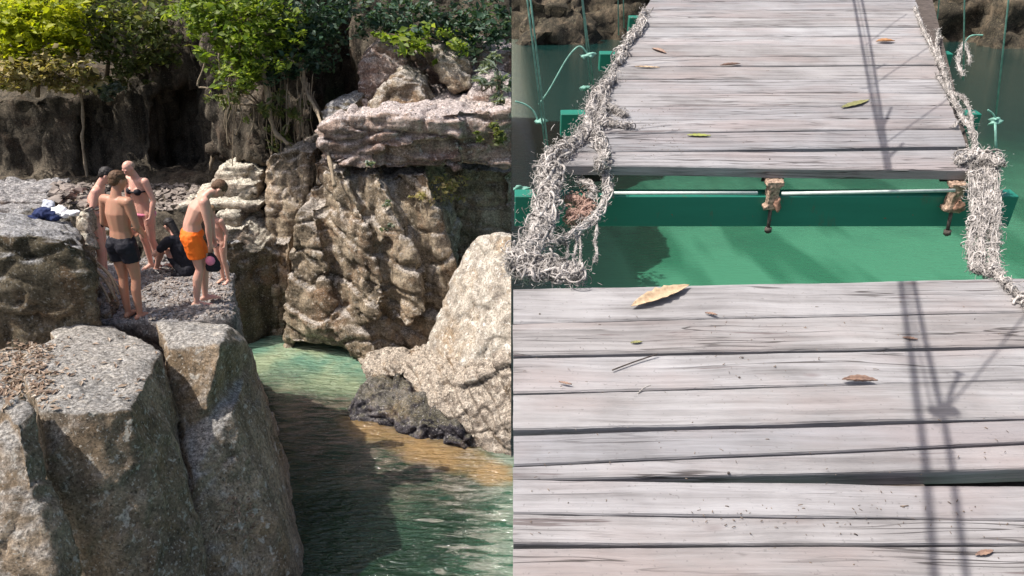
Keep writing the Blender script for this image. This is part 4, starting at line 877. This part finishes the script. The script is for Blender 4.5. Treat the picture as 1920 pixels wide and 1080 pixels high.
# ------------------------------------------------------------------ leaf litter, rubble, gravel on the rocks
from mathutils.bvhtree import BVHTree
def bvh_of(names=('rock_platform', 'boulder', 'gorge_bank', 'gorge_wall', 'rock_slab', 'cliff_bed')):
    V = []; F = []
    for o in COL.objects:
        if o.type == 'MESH' and o.name.split('.')[0] in names:
            b = len(V); V += [o.matrix_basis @ v.co for v in o.data.vertices]; F += [tuple(b + i for i in p.vertices) for p in o.data.polygons]
    return BVHTree.FromPolygons(V, F)
BV = bvh_of()
def drop(x, y, z0=7.0):
    h = BV.ray_cast(Vector((x, y, z0)), Vector((0, 0, -1))); return h[0] if h[0] else None
def seen(px, py):
    h = BV.ray_cast(CAM, ray(px, py).normalized()); return (h[0], h[1]) if h[0] else (None, None)
def scatter(region, n, size, mat, name, label, cat, kindf='leaf', kind='stuff', nzmin=.5, soft=False):
    V = []; F = []
    for k in range(n):
        x = rng.uniform(region[0], region[2]); y = rng.uniform(region[1], region[3])
        if soft: x += abs(rng.normal()) * 28; y += rng.normal() * 8
        p, nrm = seen(x, y)
        if p is None or nrm.z < nzmin: continue
        s = size * rng.uniform(.5, 1.5); b = len(V)
        if kindf == 'leaf':
            u = nrm.orthogonal().normalized(); u = Quaternion(nrm, rng.uniform(0, 6.3)) @ u; v = nrm.cross(u); tl = rng.uniform(-.4, .4)
            V += [p + nrm * .006 - u * s * .5, p + v * s * .22 + nrm * (.012 + s * .15), p + u * s * .5 + nrm * (.01 + abs(tl) * s * .4), p - v * s * .22 + nrm * (.012 + s * .12)]
            F += [(b, b + 1, b + 2), (b, b + 2, b + 3)]
        else:
            pts = rng.normal(size=(8, 3)); pts /= np.linalg.norm(pts, axis=1)[:, None]
            bm = bmesh.new(); vs = [bm.verts.new(p + Vector((q[0] * s, q[1] * s, q[2] * s * .6 + s * .2))) for q in pts]
            bmesh.ops.convex_hull(bm, input=vs); bm.verts.index_update()
            V += [v.co.copy() for v in bm.verts]; F += [tuple(b + v.index for v in f.verts) for f in bm.faces]; bm.free()
    if not V: return
    me = mesh_from(V, F); return tag(link(name, me, mat, smooth=False, loc=base_of(me)), label, cat, kind=kind)
F_lit = foliage_mat('dead_leaf_litter', [(.24, .16, .11), (.36, .27, .20), (.12, .075, .05), (.46, .38, .30)], .1)
M_peb = simple_mat('pale_rubble', (.24, .205, .18), .9, .2, .5, 3.0, .01)
scatter((-20, 640, 70, 750), 560, .062, F_lit, 'leaf_litter', 'brown dead leaves gathered on the left of the foreground boulder', 'leaf litter', soft=True)
scatter((90, 630, 300, 770), 60, .06, F_lit, 'leaf_litter', 'a few dead leaves scattered on top of the foreground boulder', 'leaf litter')
scatter((400, 930, 480, 1010), 90, .05, F_lit, 'leaf_litter', 'reddish dead leaves caught in a hollow of the big boulder flank', 'leaf litter', nzmin=.1)
scatter((100, 345, 400, 395), 900, .07, M_peb, 'rubble', 'loose rubble lying along the dark bank behind the bathers', 'rubble', 'stone', nzmin=.3)
scatter((225, 478, 440, 600), 1500, .022, M_peb, 'gravel', 'fine gravel sprinkled over the rock platform', 'gravel', 'stone', nzmin=.4)
scatter((640, 180, 960, 235), 110, .045, F_lit, 'leaf_litter', 'dead leaves lying on the top of the pinkish cliff', 'leaf litter', nzmin=.2)

# ------------------------------------------------------------------ belongings and driftwood
M_navy = simple_mat('navy_cloth', (.03, .04, .10), .9, .1, .4, 14, .02)
M_white = simple_mat('white_crumpled_cloth', (.74, .73, .74), .8, .2, .10, 12, .02)
M_grey = simple_mat('pale_grey_cloth', (.48, .5, .56), .85, .2, .2, 12, .02)
def heap(pxs, r, m, name, label, cat, seed, vox=.012, amp=.03):
    gs = []
    for (x, y, Y) in pxs:
        c = at(x, y, Y)
        for k in range(2):
            pt = rng.normal(size=(16, 3)); pt /= np.linalg.norm(pt, axis=1)[:, None]
            q = c + Vector([rng.uniform(-.3, .3) * r[i] for i in range(3)])
            gs.append([q + Vector([v[i] * r[i] * rng.uniform(.7, 1.1) for i in range(3)]) for v in pt])
    me = remesh(hull_me(gs), vox, 2); c = getco(me)
    c += getno(me) * (np.abs(fbm(c * 9 + seed, 3)) * amp - amp * .3)[:, None]; setco(me, c)
    return tag(link(name, me, m, loc=base_of(me)), label, cat, 'belongings left on the rocks at left')
heap([(66, 404, 9.3), (80, 400, 9.3), (98, 405, 9.3)], (.13, .1, .07), M_navy, 'clothes', 'heap of dark navy clothing on the block at left', 'clothes', 1)
heap([(86, 388, 9.45)], (.10, .1, .10), M_grey, 'cloth_bag', 'rounded pale grey bag standing on the navy clothing', 'bag', 2)
heap([(108, 393, 9.35), (118, 396, 9.35)], (.08, .08, .08), M_white, 'plastic_bag', 'white crumpled bag right of the navy clothing', 'bag', 3)
heap([(140, 398, 9.3), (132, 402, 9.3)], (.09, .08, .05), M_white, 'towel', 'crumpled white towel at the right end of the belongings', 'towel', 4)
for k, (a_, b_, r) in enumerate([((178, 505, 9.1), (216, 560, 8.75), .022), ((190, 500, 9.2), (222, 552, 8.8), .018), ((170, 516, 9.0), (206, 566, 8.7), .020), ((182, 492, 9.3), (226, 545, 8.9), .014)]):
    a = at(*a_); b2 = at(*b_); m_ = a.lerp(b2, .5) + Vector((.02, 0, .03))
    tag(link('driftwood', tubes([(spline([a, m_, b2], 6), [r * (1 - .03 * i) for i in range(13)])], 7), M_root, loc=b2),
        ['upper left stick of the driftwood leaning behind the near bather', 'middle stick of the driftwood leaning behind the near bather', 'lowest stick of the driftwood leaning behind the near bather', 'thinnest stick of the driftwood leaning behind the near bather'][k], 'driftwood', 'driftwood sticks leaning on the broken rock')

# ------------------------------------------------------------------ people
def skin_mat(name, c, blush):
    m, n, l, b = newmat(name); t = NT(m); tc = t.add('ShaderNodeTexCoord').outputs['Object']
    f = t.noise(tc, 7, 6, .7); l.new(t.mix(t.ramp(f, [(.38, 0.), (.62, 1.)]), tuple(x * .88 for x in c), blush), b.inputs['Base Color'])
    b.inputs['Roughness'].default_value = .48; b.inputs['Specular IOR Level'].default_value = .4
    b.inputs['Subsurface Weight'].default_value = .12; b.inputs['Subsurface Radius'].default_value = (.02, .008, .004)
    l.new(t.bump(t.noise(tc, 120, 2, .5), .2, .002), b.inputs['Normal']); return m
SK_fair = skin_mat('fair_skin', (.60, .36, .27), (.62, .31, .24))
SK_tan = skin_mat('tanned_skin', (.43, .235, .15), (.45, .21, .14))
SK_pink = skin_mat('pink_skin', (.64, .38, .29), (.66, .33, .26))
M_blk = simple_mat('black_swimwear', (.010, .010, .016), .75, .3, .3, 30, .004)
M_org = simple_mat('orange_swimwear', (.95, .17, .015), .7, .3, .12, 9, .02)
M_pnk = simple_mat('pink_fabric', (.70, .22, .32), .8, .2, .2, 20, .003)
H_brown = simple_mat('brown_hair', (.10, .055, .03), .7, .3, .5, 60, .004)
H_dark = simple_mat('black_hair', (.02, .016, .015), .6, .4, .5, 60, .004)
H_grey = simple_mat('thin_grey_hair', (.36, .25, .19), .8, .2, .3, 50, .003)
H_fair = simple_mat('fair_brown_hair', (.22, .13, .07), .7, .3, .5, 60, .004)
M_eye = simple_mat('eye_dark', (.03, .02, .02), .3, .5, .1, 10)
_sph = []
for i in range(7):
    th = math.pi * i / 6
    for k in range(1 if i in (0, 6) else 12):
        a = 2 * math.pi * k / 12; _sph.append(Vector((math.sin(th) * math.cos(a), math.sin(th) * math.sin(a), math.cos(th))))
def E(c, r, rot=None):
    if isinstance(r, (int, float)): r = (r, r, r)
    rot = rot or Matrix.Identity(3)
    return [Vector(c) + rot @ Vector((v.x * r[0], v.y * r[1], v.z * r[2])) for v in _sph]
def rx(a): return Matrix.Rotation(a, 3, 'X')
def rz(a): return Matrix.Rotation(a, 3, 'Z')
def frame(d, side=Vector((1, 0, 0))):
    z = -d.normalized(); x = (side - z * side.dot(z)).normalized(); y = z.cross(x); return Matrix((x, y, z)).transposed()
def person(foot, heading, Hh, skin, hair, label, lean=4, headp=20, headyaw=0, arms=None, legs=None, wear=None, sit=False, build=1.0, female=False, child=False, hairlen=.0, bald=False, curve=0):
    """local frame: x right, y forward, z up, for a 1.75 m adult; lean/headp in degrees"""
    k = Hh / 1.75
    J = {}
    legs = legs or {}
    pz = .93 if not sit else .13
    J['pel'] = Vector((0, 0, pz))
    R1 = rx(-R(lean) ); up = R1 @ Vector((0, 0, 1)); R2 = rx(-R(lean + curve)); up2 = R2 @ Vector((0, 0, 1))
    J['waist'] = J['pel'] + up * .15; J['chest'] = J['waist'] + up2 * .19; J['nk'] = J['chest'] + up2 * .185
    RH = rz(R(headyaw)) @ rx(-R(headp)); J['neck2'] = J['nk'] + (R2 @ rx(-R(headp * .3)) @ Vector((0, 0.015, .075)))
    J['head'] = J['neck2'] + RH @ Vector((0, .02, .105))
    g = []
    b = build
    g.append(E(J['pel'], (.155 * b, .112 * b, .10), R1) + E(J['waist'], (.128 * b, .095 * b, .07), R1))
    g.append(E(J['waist'], (.128 * b, .095 * b, .07), R1) + E(J['chest'] - up2 * .02, (.155 * b, .112 * b, .10), R2))
    g.append(E(J['chest'], (.158 * b, .115 * b, .11), R2) + E(J['nk'] - up2 * .035, (.135, .07, .04), R2))
    if female:
        for s in (-1, 1): g.append(E(J['chest'] + R2 @ Vector((s * .075, .085, .0)), .058, R2))
    g.append(E(J['nk'] - up2 * .02, (.075, .06, .045), R2) + E(J['neck2'], .052))
    g.append(E(J['neck2'], .052) + E(J['head'] - RH @ Vector((0, .01, .05)), .052))
    hd = 1.12 if child else 1.0
    g.append(E(J['head'] + RH @ Vector((0, -.012, .025)), (.076 * hd, .095 * hd, .088 * hd), RH))
    g.append(E(J['head'] + RH @ Vector((0, .01, .0)), (.068 * hd, .078 * hd, .08 * hd), RH) + E(J['head'] + RH @ Vector((0, .04, -.085)), (.032, .03, .025), RH))
    g.append(E(J['head'] + RH @ Vector((0, .088 * hd, -.015)), (.010, .012, .022), RH) + E(J['head'] + RH @ Vector((0, .102 * hd, -.03)), (.014, .012, .010), RH))
    for s in (-1, 1):
        g.append(E(J['head'] + RH @ Vector((s * .078 * hd, -.005, -.005)), (.009, .018, .032), RH))
        g.append(E(J['head'] + RH @ Vector((s * .03, .077 * hd, .022)), (.024, .012, .008), RH))
    g.append(E(J['head'] + RH @ Vector((0, .078 * hd, -.058)), (.022, .010, .008), RH))
    # arms
    arms = arms or {}
    hands = {}
    for s, nm in ((-1, 'L'), (1, 'R')):
        sh = J['nk'] + R2 @ Vector((s * .175, 0, -.045)); el, wr = arms.get(nm, (Vector((s * .225, -.03, 1.12)), Vector((s * .22, .05, .88))))
        el = Vector(el); wr = Vector(wr)
        d1 = (el - sh).normalized(); el = sh + d1 * .29; d2 = (wr - el).normalized(); wr = el + d2 * .25
        g.append(E(J['nk'] + R2 @ Vector((s * .09, 0, -.045)), .06) + E(sh, .062)); g.append(E(sh, .060) + E(sh.lerp(el, .45), .050 * b)); g.append(E(sh.lerp(el, .45), .050 * b) + E(el, .039))
        g.append(E(el, .039) + E(el.lerp(wr, .3), .043)); g.append(E(el.lerp(wr, .3), .043) + E(wr, (.027, .027, .027)))
        fr = frame(d2, Vector((s * .3, -1, 0)))     # local z up the arm, x across the palm
        pc = wr + d2 * .055; g.append(E(wr, .026) + E(pc, (.038, .017, .04), fr))
        cin = fr @ Vector((0, s * -1.0, 0)); palmn = Vector((-s, 0, 0)); palmn = (palmn - d2 * palmn.dot(d2)).normalized()
        for q in range(4):
            o = fr @ Vector(((q - 1.5) * .0195, 0, 0)); L = [.036, .041, .038, .030][q]
            a = pc + o + d2 * .028; m = a + d2 * L + palmn * .008; e = m + (d2 * .7 + palmn * .6).normalized() * L * .8
            g.append(E(a, .0095) + E(m, .0088)); g.append(E(m, .0088) + E(e, .0075))
        tx = fr @ Vector((-1 if True else 1, 0, 0)); a = pc + tx * .030 - d2 * .015; m = a + (tx * .8 + d2 * .7 + palmn * .3).normalized() * .034; e = m + (d2 + palmn * .4).normalized() * .028
        g.append(E(a, .013) + E(m, .0105)); g.append(E(m, .0105) + E(e, .0085)); hands[nm] = pc + d2 * .03
    # legs
    thigh = {}
    for s, nm in ((-1, 'L'), (1, 'R')):
        hip = J['pel'] + Vector((s * .085, -.005, -.03)); kn, an, toe = legs.get(nm, (Vector((s * .085, .015, .50)), Vector((s * .08, -.03, .085)), None))
        kn = Vector(kn); an = Vector(an); dl = (kn - hip).normalized()
        md = hip.lerp(kn, .45)
        g.append(E(hip, .097 * b) + E(md, .080 * b)); g.append(E(md, .080 * b) + E(kn, .054)); back = Vector((0, -.018, 0)) if not sit else Vector((0, 0, -.01))
        g.append(E(kn, .052) + E(kn.lerp(an, .3) + back, .056 * b)); g.append(E(kn.lerp(an, .3) + back, .056 * b) + E(an, .035))
        fd = Vector((s * .18, 1, 0)).normalized() if toe is None else (Vector(toe) - an).normalized(); fd.z = 0; fd.normalize()
        gz = an.z - .085
        g.append(E(an + Vector((0, 0, -.03)), .034) + E(Vector((an.x, an.y, gz + .032)) - fd * .045, (.03, .03, .03)) + E(Vector((an.x, an.y, gz + .028)) + fd * .10, (.040, .040, .022)))
        tb = Vector((an.x, an.y, gz + .02)) + fd * .12; sd = Vector((fd.y, -fd.x, 0))
        for q in range(5):
            o = sd * (-s) * (.030 - q * .0155) ; r = .0145 if q == 0 else .0105 - q * .0006
            g.append(E(tb + o, r + .003) + E(tb + o + fd * (.055 - q * .008) + Vector((0, 0, -.005)), r))
        thigh[nm] = (hip, md, kn)
        g.append(E(J['pel'] + R1 @ Vector((s * .07, -.055, -.035)), (.085 * b, .075, .085)))
    A = Matrix.Rotation(heading, 4, 'Z') @ Matrix.Scale(k, 4)
    def W(gs): return [[foot + A @ p for p in q] for q in gs]
    me = remesh(hull_me(W(g)), .0075 if Hh > 1.3 else .006, 10)
    root = empty('person', foot, label, 'person', 'bathers on the rock platform')
    link('body', me, skin, root)
    # hair
    if not bald:
        hg = [E(J['head'] + RH @ Vector((0, -.02, .035)), (.082 * hd, .097 * hd, .086 * hd), RH)]
        hg.append(E(J['head'] + RH @ Vector((0, -.055, -.0)), (.070 * hd, .055, .065), RH))
        if hairlen: hg.append(E(J['head'] + RH @ Vector((0, -.06, 0)), (.065, .05, .07), RH) + E(J['nk'] + R2 @ Vector((0, -.07, -.05 - hairlen)), (.05, .025, .05)))
    else:
        hg = [E(J['head'] + RH @ Vector((0, -.030, .022)), (.079, .084, .074), RH)]
    hm = remesh(hull_me(W(hg)), .008, 1); c = getco(hm); c += getno(hm) * (fbm(c * 55, 3) * .004)[:, None]
    # keep the face free
    fc = foot + A @ (J['head'] + RH @ Vector((0, .10, -.02))); dd = np.linalg.norm(c - np.array(fc), axis=1); push = np.clip((.085 * k - dd) / .085 / k, 0, 1)
    inward = np.array(foot + A @ J['head']) - c; c += inward * (push * .9)[:, None]; setco(hm, c)
    link('hair', hm, hair, root)
    for s in (-1, 1):
        e = foot + A @ (J['head'] + RH @ Vector((s * .03, .079 * hd, .008)))
        link('eye', hull_me([E(e, .0095 * k)]), M_eye, root)
    # clothes
    for it in (wear or []):
        kind, m = it[0], it[1]
        if kind == 'trunks':
            ln = it[2] if len(it) > 2 else .5; gs = [E(J['pel'] + up * .02, (.172 * b, .130 * b, .095), R1)]
            for s, nm in ((-1, 'L'), (1, 'R')):
                h_, md, kn = thigh[nm]; e = h_.lerp(kn, ln); e.x += s * .004
                gs.append(E(h_ + Vector((0, -.008, .0)), .112 * b) + [e + Vector((math.cos(a) * .098 * b, math.sin(a) * .102 * b, -.0)) for a in np.linspace(0, 6.28, 14)])
                gs.append(E(J['pel'] + R1 @ Vector((s * .07, -.06, -.035)), (.095 * b, .085, .095)))
            hm = remesh(hull_me(W(gs)), .009, 2); c = getco(hm); c += getno(hm) * (fbm(c * 14, 3) * .007)[:, None]; setco(hm, c); link('swim_trunks', hm, m, root)
        if kind == 'bra':
            gs = [E(J['chest'] + R2 @ Vector((s * .078, .090, .0)), (.060, .055, .055), R2) for s in (-1, 1)]
            ring = [J['chest'] + R2 @ Vector((math.cos(a) * .168 * b, math.sin(a) * .126 * b, 0)) for a in np.linspace(0, 2 * math.pi, 22)]
            hm = remesh(hull_me(W(gs)), .008, 1); link('bikini_top', hm, m, root); link('strap', tubes([([foot + A @ p for p in ring], .012)], 6), m, root)
        if kind == 'brief':
            gs = [E(J['pel'] + Vector((0, 0, -.03)), (.166 * b, .124 * b, .062))] + [E(J['pel'] + Vector((s * .07, -.058, -.04)), (.090 * b, .080, .075)) for s in (-1, 1)]
            link('swim_brief', remesh(hull_me(W(gs)), .009, 2), m, root)
        if kind == 'shirt':
            gs = [E(J['pel'] + up * .03, (.17 * b, .13 * b, .09), R1) + E(J['chest'], (.175 * b, .132 * b, .11), R2), E(J['chest'], (.175 * b, .132 * b, .11), R2) + E(J['nk'] - up2 * .035, (.15, .085, .04), R2)]
            for s, nm in ((-1, 'L'), (1, 'R')):
                sh = J['nk'] + R2 @ Vector((s * .175, 0, -.045)); el = Vector(arms[nm][0]) if nm in arms else Vector((s * .225, -.03, 1.12)); el = sh + (el - sh).normalized() * .16
                gs.append(E(sh, .078) + E(el, .066)); gs.append(E(J['nk'] + R2 @ Vector((s * .09, 0, -.045)), .075) + E(sh, .076))
            hm = remesh(hull_me(W(gs)), .010, 2); c = getco(hm); c += getno(hm) * (fbm(c * 12, 3) * .009)[:, None]; setco(hm, c); link('shirt', hm, m, root)
    return root, (lambda p: foot + A @ Vector(p)), hands
BP = bvh_of(('rock_platform',))
def ground(px, py, Y):
    p = at(px, py, Y); g = BP.ray_cast(Vector((p.x, p.y, 5)), Vector((0, 0, -1)))[0]; return Vector((p.x, p.y, g.z - .004)) if g else p
PP = []
# near man, back to the camera
f = ground(254, 584, 8.85)
person(f, R(-22), 1.80, SK_tan, H_brown, 'bather in black swim trunks standing with his back to us, nearest of the group', lean=3, headp=14, headyaw=-18,
       arms={'L': ((-.25, .02, 1.14), (-.14, .22, .98)), 'R': ((.22, .04, 1.14), (.10, .22, .98))}, wear=[('trunks', M_blk, .46)],
       legs={'L': ((-.085, .0, .50), (-.085, -.03, .085), None), 'R': ((.085, .02, .50), (.085, -.02, .085), None)})
f = ground(200, 522, 10.4)
person(f, R(-75), 1.72, SK_pink, H_dark, 'dark-haired bather with hands held at the belly, half hidden at the left of the group', lean=9, headp=35, curve=8, build=1.02,
       arms={'L': ((-.24, .03, 1.10), (-.08, .27, 1.02)), 'R': ((.24, .03, 1.10), (.08, .27, 1.02))}, wear=[('brief', M_blk)])
f = ground(292, 522, 11.0)
person(f, R(155), 1.66, SK_pink, H_grey, 'bald sunburnt bather in a black bikini top facing us behind the nearest man', lean=4, headp=25, build=1.0, female=True, bald=True,
       arms={'L': ((-.26, .0, 1.10), (-.22, .10, .85)), 'R': ((.24, .04, 1.12), (.12, .24, .98))}, wear=[('bra', M_blk), ('brief', M_pnk)])
# bent man
f = ground(382, 576, 9.35)
_, WB, hands = person(f, R(-68), 1.74, SK_fair, H_brown, 'stooping bather in orange swim shorts looking down at what he holds', lean=7, curve=24, headp=64, build=1.08,
       arms={'L': ((-.20, .26, 1.00), (-.10, .24, .70)), 'R': ((.22, .20, .98), (.12, .18, .66))}, wear=[('trunks', M_org, .62)],
       legs={'L': ((-.09, .10, .50), (-.10, .04, .085), None), 'R': ((.09, .03, .50), (.09, -.07, .085), None)})
hp = WB(hands['R'])
bag = empty('drawstring_bag', hp - Vector((0, 0, .30)), 'small black bag with a round pink patch held by the stooping bather', 'bag')
bm_ = remesh(hull_me([E(hp - Vector((0, 0, .20)), (.095, .06, .075)) + E(hp - Vector((0, 0, .07)), (.045, .035, .03)), E(hp - Vector((0, 0, .24)), (.10, .065, .05))]), .008, 2)
c = getco(bm_); c += getno(bm_) * (fbm(c * 18, 3) * .010)[:, None]; setco(bm_, c); link('sack', bm_, M_blk, bag)
link('patch', hull_me([E(hp + Vector((-.01, -.035, -.13)), (.062, .045, .062))]), M_pnk, bag)
link('cord', tubes([(spline([hp + Vector((-.02, 0, .015)), hp + Vector((-.03, 0, -.06)), hp + Vector((0, -.02, -.1))], 5), .005), (spline([hp + Vector((.02, 0, .015)), hp + Vector((.03, 0, -.06)), hp + Vector((0, .02, -.1))], 5), .005)], 6), M_blk, bag)
# child
f = ground(420, 514, 10.3)
person(f, R(150), 1.12, SK_fair, H_fair, 'small fair-haired child standing behind the stooping bather', lean=3, headp=20, child=True, headyaw=10, wear=[('brief', M_blk)], build=1.0)
# seated
f = ground(356, 518, 10.7)
person(f, R(62), 1.62, SK_fair, H_dark, 'person in black clothes sitting on the platform behind the orange shorts', lean=18, headp=30, sit=True, hairlen=.12,
       arms={'L': ((-.24, .22, .50), (-.10, .42, .44)), 'R': ((.24, .22, .50), (.10, .42, .44))}, wear=[('shirt', M_blk), ('trunks', M_blk, .55)],
       legs={'L': ((-.12, .33, .50), (-.12, .58, .085), None), 'R': ((.12, .33, .50), (.12, .52, .085), None)})
f = ground(330, 517, 10.6)
sh_ = remesh(hull_me([E(f + Vector((-.04, 0, .035)), (.045, .04, .035)) + E(f + Vector((.06, -.02, .05)), (.05, .04, .05)), ]), .007, 1)
tag(link('shoe', sh_, M_blk, loc=f), 'black shoe lying on the rock in front of the seated person', 'shoe')
